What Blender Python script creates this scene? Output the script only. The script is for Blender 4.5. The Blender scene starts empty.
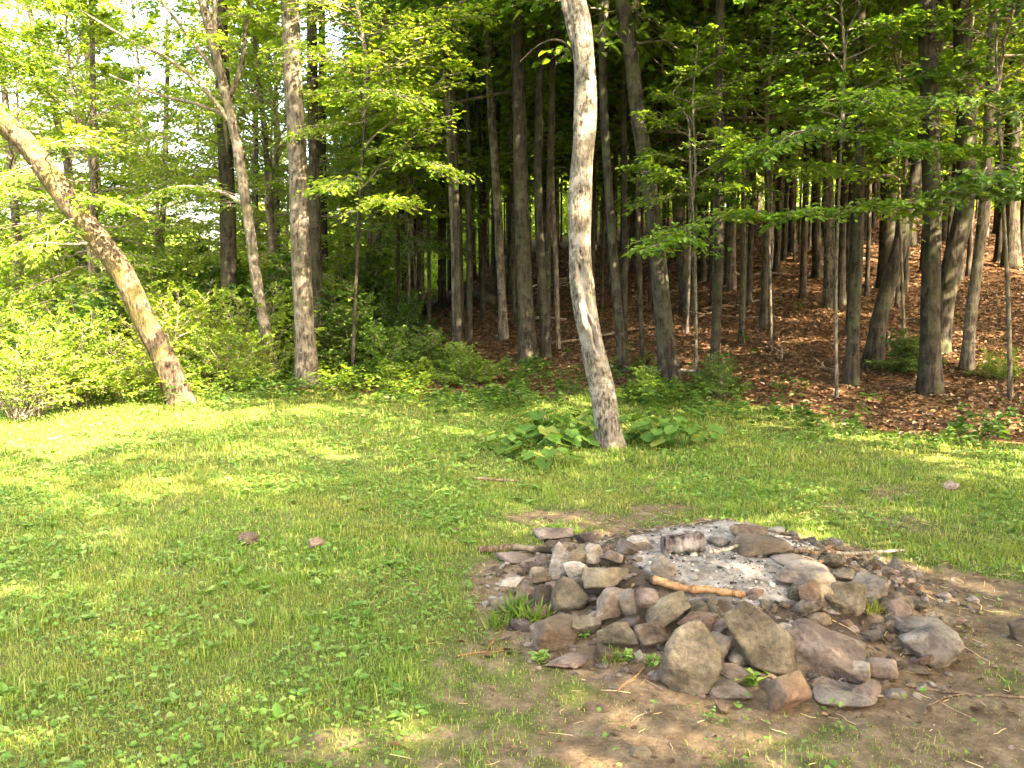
import bpy, math, random
import numpy as np
from mathutils import Vector, Matrix

SC = bpy.context.scene
COL = SC.collection
R = math.radians
rng = np.random.default_rng(11)
random.seed(11)

# ------------------------------------------------------------------ camera
CAM_Z, PITCH, FOC = 1.6, R(6.3), 853.0
cam_d = bpy.data.cameras.new('camera')
cam = bpy.data.objects.new('camera', cam_d); COL.objects.link(cam)
cam.location = (0, 0, CAM_Z); cam.rotation_euler = (R(90) - PITCH, 0, 0)
cam_d.sensor_width = 36; cam_d.lens = FOC / 1024 * 36
cam_d.clip_start = 0.05; cam_d.clip_end = 2000
SC.camera = cam

# ------------------------------------------------------------------ terrain
def sm(a, b, x):
    t = np.clip((np.asarray(x, float) - a) / (b - a), 0, 1)
    return t * t * (3 - 2 * t)

def vnoise(x, y, s, seed=0):
    """cheap smooth value noise in 2D, about 0..1"""
    x = np.asarray(x, float) * s + seed * 17.31; y = np.asarray(y, float) * s - seed * 9.77
    xi = np.floor(x); yi = np.floor(y); fx = x - xi; fy = y - yi
    fx = fx * fx * (3 - 2 * fx); fy = fy * fy * (3 - 2 * fy)
    def h(a, b):
        n = np.sin(a * 127.1 + b * 311.7 + seed * 74.7) * 43758.5453
        return n - np.floor(n)
    return (h(xi, yi) * (1 - fx) + h(xi + 1, yi) * fx) * (1 - fy) + (h(xi, yi + 1) * (1 - fx) + h(xi + 1, yi + 1) * fx) * fy

def fnoise(x, y, s, seed=0, octv=3):
    a, t, w = 0, 0, 1.0
    for i in range(octv):
        a = a + w * vnoise(x, y, s * 2 ** i, seed + i); t += w; w *= .5
    return a / t

RX, RY = 1.08, 4.32           # fire ring centre
def ring_r(x, y):
    return np.sqrt(((np.asarray(x) - RX) / 1.12) ** 2 + ((np.asarray(y) - RY) / 1.05) ** 2)

def edge(x):                  # where the lawn gives way to the wood
    x = np.asarray(x, float)
    return 12.6 - 0.85 * np.maximum(0, x - 1.2) + 0.25 * np.maximum(0, -x - 1) + .5 * (vnoise(x, 0 * x, .7, 5) - .5)

def height(x, y, heap=True):
    x = np.asarray(x, float); y = np.asarray(y, float)
    k = sm(-8, 2.0, x)
    s = np.maximum(0, y - (11.2 - .45 * np.clip(x, 0, 6)))
    s = 44 * np.tanh(s / 44)
    hill = k * (.155 + .05 * sm(2, 14, x)) * (np.sqrt(s * s + 6) - math.sqrt(6))
    s2 = np.maximum(0, y - 12)
    drop = -(1 - k) * .9 * np.tanh(s2 / 30)
    z = hill + drop + .05 * (fnoise(x, y, .35, 2, 2) - .5) + .12 * sm(13, 20, y) * (fnoise(x, y, .3, 8, 2) - .5)
    z = z - .022 * np.maximum(0, -x - 2.0) * sm(4, 10, y)
    if heap:
        r = ring_r(x, y)
        z = z + .265 * (1 - sm(.34, 1.12, r)) * (.85 + .3 * vnoise(x, y, 3.1, 4)) + .03 * (fnoise(x, y, 9, 6, 2) - .5) * (1 - sm(1.2, 2.6, r))
    return z

def ray(u, v):
    dx = (u - 512) / FOC; dz = -(v - 384) / FOC
    c, s = math.cos(PITCH), math.sin(PITCH)
    return np.array([dx, c + dz * s, -s + dz * c])

_T = np.concatenate([np.arange(1, 14, .01), np.arange(14, 90, .05)])
def on_ground(u, v, lift=0.0):
    d = ray(u, v)
    P = np.outer(_T, d); P[:, 2] += CAM_Z
    below = P[:, 2] < height(P[:, 0], P[:, 1]) + lift
    i = int(np.argmax(below)) if below.any() else len(_T) - 1
    return P[i]

def at_depth(u, v, Y):
    d = ray(u, v); return np.array([d[0] * Y / d[1], Y, CAM_Z + d[2] * Y / d[1]])

# ------------------------------------------------------------------ mesh helpers
class MB:
    def __init__(self): self.V = []; self.F = {}; self.M = {}; self.n = 0
    def add(self, V, F, m=0):
        V = np.asarray(V, float).reshape(-1, 3); F = np.asarray(F, int); k = F.shape[1]
        self.F.setdefault(k, []).append(F + self.n); self.M.setdefault(k, []).append(np.full(len(F), m))
        self.V.append(V); self.n += len(V); return self
    def mesh(self, name, mats, smooth=True, attrs=None):
        me = bpy.data.meshes.new(name)
        V = np.concatenate(self.V).astype(np.float32)
        me.vertices.add(len(V)); me.vertices.foreach_set('co', V.ravel())
        loops, starts, mi, pos = [], [], [], 0
        for k in self.F:
            f = np.concatenate(self.F[k]); loops.append(f.ravel())
            starts.append(pos + np.arange(len(f)) * k); pos += f.size; mi.append(np.concatenate(self.M[k]))
        loops = np.concatenate(loops).astype(np.int32); starts = np.concatenate(starts).astype(np.int32); mi = np.concatenate(mi).astype(np.int32)
        me.loops.add(len(loops)); me.loops.foreach_set('vertex_index', loops)
        me.polygons.add(len(starts)); me.polygons.foreach_set('loop_start', starts)
        me.polygons.foreach_set('material_index', mi)
        me.polygons.foreach_set('use_smooth', np.full(len(starts), smooth, bool))
        for m in (mats if isinstance(mats, (list, tuple)) else [mats]): me.materials.append(m)
        me.update(calc_edges=True)
        for k, a in (attrs or {}).items():
            at = me.attributes.new(k, 'FLOAT', 'POINT'); at.data.foreach_set('value', np.asarray(a, np.float32))
        return me

def link(name, me, parent=None, loc=(0, 0, 0), rot=(0, 0, 0), scale=None):
    o = bpy.data.objects.new(name, me); COL.objects.link(o)
    o.location = Vector([float(c) for c in loc]); o.rotation_euler = rot
    if scale is not None: o.scale = (scale,) * 3 if not hasattr(scale, '__len__') else scale
    if parent is not None: o.parent = parent
    return o

def tag(o, label=None, cat=None, group=None, kind=None):
    for k, v in (('label', label), ('category', cat), ('group', group), ('kind', kind)):
        if v: o[k] = v
    return o

def tube(path, rad, sides=10, cap=True, wob=0.0, seed=0):
    P = np.asarray(path, float); n = len(P); rad = np.asarray(rad, float) * np.ones(n)
    T = np.gradient(P, axis=0); T /= np.linalg.norm(T, axis=1)[:, None] + 1e-9
    ref = np.array([0, 1.0, 0]) if abs(T[0][1]) < .8 else np.array([1.0, 0, 0])
    A = np.cross(T, ref); A /= np.linalg.norm(A, axis=1)[:, None] + 1e-9
    B = np.cross(T, A)
    th = np.linspace(0, 2 * np.pi, sides, endpoint=False)
    rr = np.ones((n, sides))
    if wob:
        g = np.random.default_rng(abs(int(seed)))
        for k in range(1, 5):
            rr += wob / k * np.sin(k * th[None] + g.uniform(0, 6) + np.linspace(0, g.uniform(-6, 6), n)[:, None]) * (.6 + .4 * np.sin(np.linspace(0, g.uniform(3, 20), n)))[:, None]
    V = P[:, None] + (A[:, None] * np.cos(th)[None, :, None] + B[:, None] * np.sin(th)[None, :, None]) * (rad[:, None] * rr)[..., None]
    V = V.reshape(-1, 3)
    i = np.arange(n - 1)[:, None] * sides; j = np.arange(sides)[None]; jn = (j + 1) % sides
    F = np.stack([i + j, i + jn, i + sides + jn, i + sides + j], -1).reshape(-1, 4)
    return V, F

def tube_capped(mb, path, rad, sides=10, m=0, wob=0, seed=0):
    V, F = tube(path, rad, sides, wob=wob, seed=seed)
    n = len(path); base = mb.n
    mb.add(V, F, m)
    for ring, c in ((0, path[0]), (n - 1, path[-1])):
        ctr = np.asarray(c, float)[None]; b = mb.n; mb.add(ctr, np.zeros((0, 3), int), m)
        r0 = base + ring * sides; j = np.arange(sides); jn = (j + 1) % sides
        tri = np.stack([r0 + (jn if ring == 0 else j), r0 + (j if ring == 0 else jn), np.full(sides, b)], -1)
        mb.F.setdefault(3, []).append(tri); mb.M.setdefault(3, []).append(np.full(sides, m))

def unit(a): return a / (np.linalg.norm(a, axis=-1, keepdims=True) + 1e-9)

def leaves(mb, P, D, N, size, m=0, wid=.62, fold=.16, g=rng):
    """one folded, pointed leaf per row: base at P, growing along D, facing N"""
    n = len(P)
    if n == 0: return
    D = unit(D); S = unit(np.cross(D, N)); N = np.cross(S, D)
    L = (np.ones(n) * size)[:, None]; w = L * wid * .5 * g.uniform(.8, 1.2, (n, 1)); f = L * fold
    cur = L * g.uniform(-.05, .22, (n, 1))
    b = P; t = P + D * L - N * cur
    l1 = P + D * L * .28 + S * w * .95 + N * f; l2 = P + D * L * .66 + S * w * .8 + N * (f * .6 - cur * .4)
    r1 = P + D * L * .28 - S * w * .95 + N * f; r2 = P + D * L * .66 - S * w * .8 + N * (f * .6 - cur * .4)
    V = np.stack([b, l1, l2, t, r2, r1], 1).reshape(-1, 3)
    i = np.arange(n)[:, None] * 6
    F = np.concatenate([i + [[0, 5, 4, 3]], i + [[0, 3, 2, 1]]])
    mb.add(V, F, m)

# ------------------------------------------------------------------ materials
def mat(name):
    m = bpy.data.materials.new(name); m.use_nodes = True
    nt = m.node_tree
    for n in list(nt.nodes): nt.nodes.remove(n)
    out = nt.nodes.new('ShaderNodeOutputMaterial')
    def N(t, **kw):
        n = nt.nodes.new(t)
        for k, v in kw.items():
            if k in n.inputs: n.inputs[k].default_value = v
            else: setattr(n, k, v)
        return n
    L = lambda a, b: nt.links.new(a, b)
    return m, nt, out, N, L

def ramp(N, stops):
    r = N('ShaderNodeValToRGB'); e = r.color_ramp.elements
    while len(e) > 1: e.remove(e[-1])
    e[0].position = stops[0][0]; e[0].color = (*stops[0][1], 1)
    for p, c in stops[1:]:
        x = e.new(p); x.color = (*c, 1)
    return r

def mix(N, L, fac, a, b, mode='MIX'):
    n = N('ShaderNodeMix', data_type='RGBA', blend_type=mode)
    for s, v in ((0, fac), (6, a), (7, b)):
        if isinstance(v, (int, float)): n.inputs[s].default_value = v
        elif isinstance(v, tuple): n.inputs[s].default_value = (*v, 1)
        else: L(v, n.inputs[s])
    return n.outputs[2]

def ramp_out(N, L, sock, a, b):
    mr = N('ShaderNodeMapRange'); L(sock, mr.inputs[0]); mr.inputs[1].default_value = a; mr.inputs[2].default_value = b
    return mr.outputs[0]

def leaf_mat(name, stops, trans=.45, tint=(1.9, 1.75, .9), rough=.5, spec=.25, patch=None):
    m, nt, out, N, L = mat(name)
    geo = N('ShaderNodeNewGeometry'); oi = N('ShaderNodeObjectInfo')
    r = ramp(N, stops); L(geo.outputs['Random Per Island'], r.inputs[0])
    hsv = N('ShaderNodeHueSaturation')
    mr = N('ShaderNodeMapRange'); L(oi.outputs['Random'], mr.inputs[0]); mr.inputs[3].default_value = .8; mr.inputs[4].default_value = 1.2
    L(mr.outputs[0], hsv.inputs['Value']); L(r.outputs[0], hsv.inputs['Color'])
    mr2 = N('ShaderNodeMapRange'); L(oi.outputs['Random'], mr2.inputs[0]); mr2.inputs[3].default_value = .515; mr2.inputs[4].default_value = .49
    L(mr2.outputs[0], hsv.inputs['Hue'])
    p = N('ShaderNodeBsdfPrincipled', Roughness=rough); p.inputs['Specular IOR Level'].default_value = spec
    col = hsv.outputs[0]
    if patch:
        nz = N('ShaderNodeTexNoise', Scale=.9, Detail=5.0, Roughness=.6); L(geo.outputs['Position'], nz.inputs['Vector'])
        col = mix(N, L, ramp_out(N, L, nz.outputs[0], .46, .66), col, mix(N, L, .55, col, patch))
    L(col, p.inputs['Base Color'])
    t = N('ShaderNodeBsdfTranslucent'); L(mix(N, L, 1.0, col, tint, 'MULTIPLY'), t.inputs[0])
    ms = N('ShaderNodeMixShader'); ms.inputs[0].default_value = trans
    L(p.outputs[0], ms.inputs[1]); L(t.outputs[0], ms.inputs[2]); L(ms.outputs[0], out.inputs[0])
    return m

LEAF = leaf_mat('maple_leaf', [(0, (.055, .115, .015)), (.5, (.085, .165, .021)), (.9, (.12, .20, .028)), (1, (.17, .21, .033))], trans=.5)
LEAF_Y = leaf_mat('sun_painted_leaf', [(0, (.10, .175, .021)), (.5, (.145, .225, .029)), (1, (.21, .27, .043))], trans=.5)  # leaf colour brightened to carry strong sun and glare
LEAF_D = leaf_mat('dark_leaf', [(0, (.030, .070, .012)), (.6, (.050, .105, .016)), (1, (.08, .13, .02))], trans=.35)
BURDOCK = leaf_mat('burdock_leaf', [(0, (.055, .12, .022)), (.7, (.085, .165, .035)), (.92, (.11, .19, .04)), (1, (.22, .22, .05))], trans=.35, rough=.65, spec=.15)
GRASS = leaf_mat('grass_blade', [(0, (.085, .165, .022)), (.55, (.125, .215, .032)), (.85, (.18, .24, .048)), (1, (.34, .30, .13))], trans=.4, tint=(1.6, 1.5, .9), patch=(.27, .24, .07))
WEED = leaf_mat('weed_leaf', [(0, (.095, .19, .028)), (.6, (.14, .235, .042)), (1, (.21, .28, .08))], trans=.3, tint=(1.6, 1.5, .9))
LITTER = leaf_mat('dead_leaf', [(0, (.05, .028, .015)), (.4, (.078, .041, .021)), (.8, (.125, .069, .035)), (1, (.21, .135, .075))], trans=.12, tint=(1.2, 1, .8), spec=.3)
STRAW = leaf_mat('straw', [(0, (.30, .22, .11)), (1, (.48, .38, .2))], trans=.1)

def bark_mat(name, dark, mid, pale, moss=(.10, .12, .04), moss_amt=.35, scale=1.0, bump=.6, scar=False, grain=.22):
    m, nt, out, N, L = mat(name)
    tc = N('ShaderNodeTexCoord'); mp = N('ShaderNodeMapping'); L(tc.outputs['Object'], mp.inputs[0])
    mp.inputs['Scale'].default_value = (1, 1, grain)
    n1 = N('ShaderNodeTexNoise', Scale=22 * scale, Detail=7.0, Roughness=.65); L(mp.outputs[0], n1.inputs['Vector'])
    n2 = N('ShaderNodeTexNoise', Scale=2.6, Detail=5.0, Roughness=.6); L(tc.outputs['Object'], n2.inputs['Vector'])
    n3 = N('ShaderNodeTexNoise', Scale=5.5, Detail=6.0, Roughness=.7); L(tc.outputs['Object'], n3.inputs['Vector'])
    r1 = ramp(N, [(.38, dark), (.48, mid), (.60, pale)]); L(n1.outputs[0], r1.inputs[0])
    c = mix(N, L, ramp_out(N, L, n3.outputs[0], .50, .62), r1.outputs[0], tuple(min(.6, v * 1.35) for v in pale))
    f = N('ShaderNodeMath', operation='MULTIPLY'); L(ramp_out(N, L, n2.outputs[0], .5, .62), f.inputs[0]); f.inputs[1].default_value = moss_amt
    c = mix(N, L, f.outputs[0], c, moss)
    if scar:
        a = N('ShaderNodeAttribute', attribute_name='scar')
        c = mix(N, L, a.outputs['Fac'], c, (.27, .235, .2))
        a2 = N('ShaderNodeAttribute', attribute_name='shade_char')
        c = mix(N, L, a2.outputs['Fac'], c, (.03, .022, .016))  # dark colour: painted shade in trunk hollows, char on stick ends
    oi = N('ShaderNodeObjectInfo'); mr = N('ShaderNodeMapRange'); L(oi.outputs['Random'], mr.inputs[0]); mr.inputs[3].default_value = .75; mr.inputs[4].default_value = 1.2
    hs = N('ShaderNodeHueSaturation'); L(mr.outputs[0], hs.inputs['Value']); L(c, hs.inputs['Color'])
    p = N('ShaderNodeBsdfPrincipled', Roughness=.9); p.inputs['Specular IOR Level'].default_value = .15
    L(hs.outputs[0], p.inputs['Base Color'])
    vo = N('ShaderNodeTexVoronoi', Scale=16 * scale); L(mp.outputs[0], vo.inputs['Vector'])
    ad = N('ShaderNodeMath', operation='ADD'); L(n1.outputs[0], ad.inputs[0])
    hv = N('ShaderNodeMath', operation='MULTIPLY'); L(vo.outputs['Distance'], hv.inputs[0]); hv.inputs[1].default_value = .5; L(hv.outputs[0], ad.inputs[1])
    b = N('ShaderNodeBump', Strength=bump, Distance=.03); L(ad.outputs[0], b.inputs['Height']); L(b.outputs[0], p.inputs['Normal'])
    L(p.outputs[0], out.inputs[0]); return m

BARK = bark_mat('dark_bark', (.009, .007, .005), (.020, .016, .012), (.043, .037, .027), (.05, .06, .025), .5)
BARK_G = bark_mat('grey_bark', (.022, .017, .013), (.058, .048, .037), (.125, .108, .085), (.07, .07, .03), .4)
BARK_M = bark_mat('maple_bark', (.025, .02, .016), (.11, .094, .075), (.21, .187, .155), (.12, .10, .065), .4, scar=True, bump=1.0, scale=1.7, grain=.4)
BARK_L = bark_mat('leaning_bark', (.022, .015, .01), (.06, .043, .028), (.125, .097, .067), (.10, .085, .025), .7, bump=1.0, scale=1.5, grain=.35)
TWIG = bark_mat('twig_bark', (.06, .05, .04), (.12, .10, .075), (.18, .15, .12), moss_amt=.1, scale=3)
DEADWOOD = bark_mat('dead_wood', (.08, .063, .047), (.19, .16, .125), (.32, .285, .24), moss_amt=.1, scale=2)
TAN = bark_mat('peeled_wood', (.10, .05, .022), (.20, .108, .048), (.28, .165, .085), (.12, .06, .03), .5, scale=2.5, bump=.6, scar=True)
BROWNSTICK = bark_mat('stick_bark', (.05, .03, .02), (.12, .08, .055), (.20, .14, .095), moss_amt=.1, scale=2.5, bump=.8, scar=True)
CHAR = bark_mat('charred_wood', (.012, .01, .01), (.05, .038, .035), (.13, .1, .09), (.5, .48, .46), .35, scale=2.0, bump=1.0)

def stone_mat(name, c1, c2, c3, patch, pamt=.5):
    m, nt, out, N, L = mat(name)
    tc = N('ShaderNodeTexCoord'); oi = N('ShaderNodeObjectInfo')
    ad = N('ShaderNodeVectorMath', operation='ADD'); L(tc.outputs['Object'], ad.inputs[0]); L(oi.outputs['Location'], ad.inputs[1])
    n1 = N('ShaderNodeTexNoise', Scale=6.5, Detail=8.0, Roughness=.6); L(ad.outputs[0], n1.inputs['Vector'])
    n2 = N('ShaderNodeTexNoise', Scale=42.0, Detail=9.0, Roughness=.8); L(ad.outputs[0], n2.inputs['Vector'])
    n3 = N('ShaderNodeTexNoise', Scale=5.0, Detail=4.0, Roughness=.6); L(ad.outputs[0], n3.inputs['Vector'])
    r1 = ramp(N, [(.34, c1), (.5, c2), (.66, c3)]); L(n1.outputs[0], r1.inputs[0])
    r2 = ramp(N, [(.34, (.38, .37, .36)), (.5, (1, 1, 1)), (.66, (1.7, 1.65, 1.6))]); L(n2.outputs[0], r2.inputs[0])
    c = mix(N, L, .8, r1.outputs[0], r2.outputs[0], 'MULTIPLY')
    f = N('ShaderNodeMath', operation='MULTIPLY'); L(ramp_out(N, L, n3.outputs[0], .5, .64), f.inputs[0]); f.inputs[1].default_value = pamt
    c = mix(N, L, f.outputs[0], c, patch)
    hs = N('ShaderNodeHueSaturation'); L(c, hs.inputs['Color'])
    mr = N('ShaderNodeMapRange'); L(oi.outputs['Random'], mr.inputs[0]); mr.inputs[3].default_value = .82; mr.inputs[4].default_value = 1.18; L(mr.outputs[0], hs.inputs['Value'])
    p = N('ShaderNodeBsdfPrincipled', Roughness=.85); p.inputs['Specular IOR Level'].default_value = .25
    L(hs.outputs[0], p.inputs['Base Color'])
    sm_ = N('ShaderNodeMath', operation='MULTIPLY_ADD'); L(n2.outputs[0], sm_.inputs[0]); sm_.inputs[1].default_value = .35; L(n1.outputs[0], sm_.inputs[2])
    b = N('ShaderNodeBump', Strength=1.0, Distance=.045); L(sm_.outputs[0], b.inputs['Height']); L(b.outputs[0], p.inputs['Normal'])
    L(p.outputs[0], out.inputs[0]); return m

STONE = {
    'olive': stone_mat('olive_stone', (.05, .039, .026), (.13, .104, .072), (.215, .178, .13), (.20, .15, .08), .5),
    'grey': stone_mat('grey_stone', (.065, .05, .041), (.15, .122, .10), (.25, .21, .178), (.28, .24, .20), .45),
    'pink': stone_mat('pink_stone', (.07, .049, .04), (.165, .12, .096), (.265, .205, .168), (.17, .125, .10), .5),
    'brown': stone_mat('brown_stone', (.05, .033, .023), (.115, .08, .055), (.19, .14, .10), (.11, .09, .065), .5),
    'red': stone_mat('red_stone', (.06, .034, .023), (.135, .08, .054), (.20, .135, .098), (.11, .085, .06), .55),
    'pale': stone_mat('pale_stone', (.15, .12, .095), (.28, .235, .19), (.42, .365, .31), (.26, .2, .14), .4),  # also paints sunlight onto stones at the left of the ring
    'tan': stone_mat('tan_stone', (.10, .07, .042), (.21, .155, .10), (.31, .24, .165), (.14, .115, .075), .5),
    'dark': stone_mat('dark_stone', (.03, .022, .018), (.075, .057, .047), (.14, .112, .094), (.16, .145, .13), .4),
}

def ground_mat():
    m, nt, out, N, L = mat('ground')
    geo = N('ShaderNodeNewGeometry')
    P = geo.outputs['Position']
    def nz(s, d=6.0, r=.6): 
        n = N('ShaderNodeTexNoise', Scale=s, Detail=d, Roughness=r); L(P, n.inputs['Vector']); return n.outputs[0]
    big, mid_, fine = nz(1.3), nz(9.0, 6.0, .65), nz(60.0, 5.0, .7)
    att = lambda k: N('ShaderNodeAttribute', attribute_name=k).outputs['Fac']
    def masked(a, noise, amt=.6):
        x = N('ShaderNodeMath', operation='MULTIPLY_ADD'); L(noise, x.inputs[0]); x.inputs[1].default_value = amt
        s = N('ShaderNodeMath', operation='SUBTRACT'); L(a, s.inputs[0]); s.inputs[1].default_value = amt * .5
        L(s.outputs[0], x.inputs[2])
        return ramp_out(N, L, x.outputs[0], .35, .65)
    lawn = ramp(N, [(.35, (.055, .075, .018)), (.55, (.085, .10, .028)), (.7, (.13, .105, .05))]); L(mid_, lawn.inputs[0])
    soil = ramp(N, [(.3, (.062, .042, .026)), (.5, (.125, .087, .054)), (.68, (.20, .145, .095))]); L(mid_, soil.inputs[0])
    vo = N('ShaderNodeTexVoronoi', Scale=17.0); L(P, vo.inputs['Vector'])
    sep = N('ShaderNodeSeparateColor'); L(vo.outputs['Color'], sep.inputs[0])
    lit = ramp(N, [(0, (.036, .019, .010)), (.45, (.074, .037, .018)), (.85, (.125, .067, .032)), (1, (.19, .115, .06))]); L(sep.outputs[0], lit.inputs[0])
    ash = ramp(N, [(.3, (.06, .05, .044)), (.46, (.18, .158, .138)), (.7, (.32, .29, .26))]); L(mid_, ash.inputs[0])
    c = mix(N, L, masked(att('soil'), mid_, .8), lawn.outputs[0], soil.outputs[0])
    c = mix(N, L, masked(att('litter'), mid_, .6), c, lit.outputs[0])
    c = mix(N, L, masked(att('char'), mid_, .8), c, (.062, .045, .034))
    c = mix(N, L, masked(att('ash'), mid_, .9), c, ash.outputs[0])
    r2 = ramp(N, [(.3, (.6, .6, .6)), (.5, (1, 1, 1)), (.72, (1.4, 1.4, 1.4))]); L(fine, r2.inputs[0])
    c = mix(N, L, .8, c, r2.outputs[0], 'MULTIPLY')
    p = N('ShaderNodeBsdfPrincipled', Roughness=.95); p.inputs['Specular IOR Level'].default_value = .1
    L(c, p.inputs['Base Color'])
    h = N('ShaderNodeMath', operation='MULTIPLY_ADD'); L(fine, h.inputs[0]); h.inputs[1].default_value = .5; L(mid_, h.inputs[2])
    h2 = N('ShaderNodeMath', operation='MULTIPLY_ADD'); L(vo.outputs['Distance'], h2.inputs[0]); h2.inputs[1].default_value = .3; L(h.outputs[0], h2.inputs[2])
    b = N('ShaderNodeBump', Strength=.8, Distance=.035); L(h2.outputs[0], b.inputs['Height']); L(b.outputs[0], p.inputs['Normal'])
    L(p.outputs[0], out.inputs[0]); return m

# ------------------------------------------------------------------ ground masks (world space)
def soil_mask(x, y):
    r = ring_r(x, y)
    a = 1 - sm(1.0, 1.5, r)
    e = lambda cx, cy, rx, ry: 1 - sm(.55, 1.1, np.sqrt(((x - cx) / rx) ** 2 + ((y - cy) / ry) ** 2))
    a = np.maximum.reduce([a, e(1.25, 2.95, 1.4, .8), e(-.05, 3.5, .5, .55) * .8, e(2.35, 3.9, .8, 1.2) * .95, e(.75, 5.9, 1.1, .5) * .6,
                           e(1.9, 2.5, 1.2, .6) * .9, .42 * e(-.1, 2.6, 1.2, .6), .42 * e(3.0, 6.2, 1.0, 1.0)])
    return np.clip(a * (ring_r(x, y) > -1) + 1.3 * (fnoise(x, y, 2.1, 21, 4) - .54) * sm(.02, .3, a) * sm(.9, 1.3, ring_r(x, y)), 0, 1)
def litter_mask(x, y):
    d = y - edge(x)
    w = sm(-6.2, -3.6, x + .12 * (y - 12))
    return np.clip(sm(-.6, 1.0, d + 1.6 * (fnoise(x, y, .8, 31) - .5)) * w + sm(14, 19, y) * .8, 0, 1)
def ash_mask(x, y):
    q = np.sqrt(((x - 1.15) / .62) ** 2 + ((y - 4.20) / .56) ** 2)
    return 1 - sm(.7, 1.1, q + .4 * (fnoise(x, y, 5, 41) - .5))
def char_mask(x, y):
    return np.clip((1 - sm(.75, 1.0, ring_r(x, y))) * .8 - .2 + .5 * (fnoise(x, y, 4, 51) - .5), 0, 1)

def axis(parts):
    a = [np.arange(s, e, d) for s, e, d in parts]
    return np.concatenate(a)
xs = axis([(-400, -100, 40), (-100, -30, 8), (-30, -7, .6), (-7, -1.2, .12), (-1.2, 3.2, .035), (3.2, 9, .14), (9, 32, .7), (32, 110, 8), (110, 441, 40)])
ys = axis([(-200, -40, 20), (-40, -4, 3), (-4, 2.2, .3), (2.2, 6.4, .035), (6.4, 15, .12), (15, 50, .6), (50, 120, 5), (120, 481, 40)])
X, Y = np.meshgrid(xs, ys)
Z = height(X, Y)
nx, ny = len(xs), len(ys)
i = np.arange(ny - 1)[:, None] * nx; j = np.arange(nx - 1)[None]
Fg = np.stack([i + j, i + j + 1, i + j + nx + 1, i + j + nx], -1).reshape(-1, 4)
mb = MB().add(np.stack([X, Y, Z], -1).reshape(-1, 3), Fg)
xf, yf = X.ravel(), Y.ravel()
g = link('ground', mb.mesh('ground', ground_mat(), True, {'soil': soil_mask(xf, yf), 'litter': litter_mask(xf, yf), 'ash': ash_mask(xf, yf), 'char': char_mask(xf, yf)}))
tag(g, kind='structure')

# ------------------------------------------------------------------ lawn and ground cover (stuff)
def scatter(n, x0, x1, y0, y1, dens):
    x = rng.uniform(x0, x1, n); y = rng.uniform(y0, y1, n)
    k = rng.uniform(0, 1, n) < dens(x, y)
    return x[k], y[k]
def in_view(x, y, pad=2.8): return np.abs(x) < .62 * y + pad

def lawn_d(x, y):
    s = soil_mask(x, y); l = litter_mask(x, y)
    return np.clip(1 - 1.25 * s, 0, 1) * np.clip(1 - 1.6 * l, 0, 1) * (1 - sm(-1, 1.5, y - edge(x) - 1.5))

def blades(name, bands):
    mb = MB()
    for n, x0, x1, y0, y1, hh, ww in bands:
        x, y = scatter(n, x0, x1, y0, y1, lambda x, y: np.maximum(lawn_d(x, y) * (.45 + .55 * sm(.3, .6, fnoise(x, y, 2.2, 61))), .16 * sm(.45, .65, fnoise(x, y, 3.0, 64)) * (litter_mask(x, y) < .3) * (ring_r(x, y) > 1.0)) * in_view(x, y))
        k = len(x); z = height(x, y)
        patch = fnoise(x, y, 1.1, 63); short = 1 - .5 * soil_mask(x, y)
        clump = 1 + .9 * sm(.60, .72, fnoise(x, y, 5.5, 66, 2))
        h = clump * hh * rng.lognormal(0, .38, k) * (.6 + .9 * patch) * short
        az = rng.uniform(0, 2 * np.pi, k); lean = rng.uniform(.15, 1.0, k)
        D = np.stack([np.cos(az), np.sin(az), 0 * az], 1); S = np.stack([-np.sin(az), np.cos(az), 0 * az], 1)
        w = (ww * rng.uniform(.6, 1.4, k))[:, None] * .5
        P = np.stack([x, y, z - .004], 1); up = np.array([[0, 0, 1.0]])
        hm = h[:, None]
        M = P + up * hm * .6 + D * hm * (.22 * lean)[:, None]
        T = P + up * hm * (1 - .35 * lean)[:, None] + D * hm * (.85 * lean)[:, None]
        V = np.stack([P - S * w, P + S * w, M + S * w * .8, M - S * w * .8, T], 1).reshape(-1, 3)
        b = np.arange(k)[:, None] * 5
        base = mb.n
        mb.add(V, b + [[0, 1, 2, 3]])
        mb.F.setdefault(3, []).append(base + b + [[3, 2, 4]]); mb.M.setdefault(3, []).append(np.zeros(k))
    return mb.mesh(name, GRASS, True)

tag(link('lawn_grass', blades('lawn_grass', [
    (330000, -5.4, 5.6, 2.0, 4.6, .020, .0040), (300000, -7.6, 7.6, 4.6, 7.5, .022, .0065), (220000, -11, 9, 7.5, 14.5, .027, .011)])),
    'short green lawn grass of the clearing, worn thin near the fire ring', 'grass', kind='stuff')

mb = MB()
for n, x0, x1, y0, y1, s in ((43000, -5.4, 5.6, 2.0, 4.6, .0165), (48000, -7.6, 7.6, 4.6, 7.5, .021), (58000, -11, 9, 7.5, 15, .031)):
    x, y = scatter(n, x0, x1, y0, y1, lambda x, y: np.maximum(lawn_d(x, y), .05 * (ring_r(x, y) > 1.05)) * sm(.38, .62, fnoise(x, y, 1.7, 71)) * in_view(x, y))
    k = len(x); az = rng.uniform(0, 6.283, k)
    P = np.stack([x, y, height(x, y) + rng.uniform(.004, .05, k)], 1)
    D = np.stack([np.cos(az), np.sin(az), rng.uniform(-.1, .5, k)], 1)
    Nn = np.stack([rng.normal(0, .35, k), rng.normal(0, .35, k), np.ones(k)], 1)
    leaves(mb, P, D, Nn, s * np.minimum(rng.lognormal(0, .5, k), 2.2), wid=.75)
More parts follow.
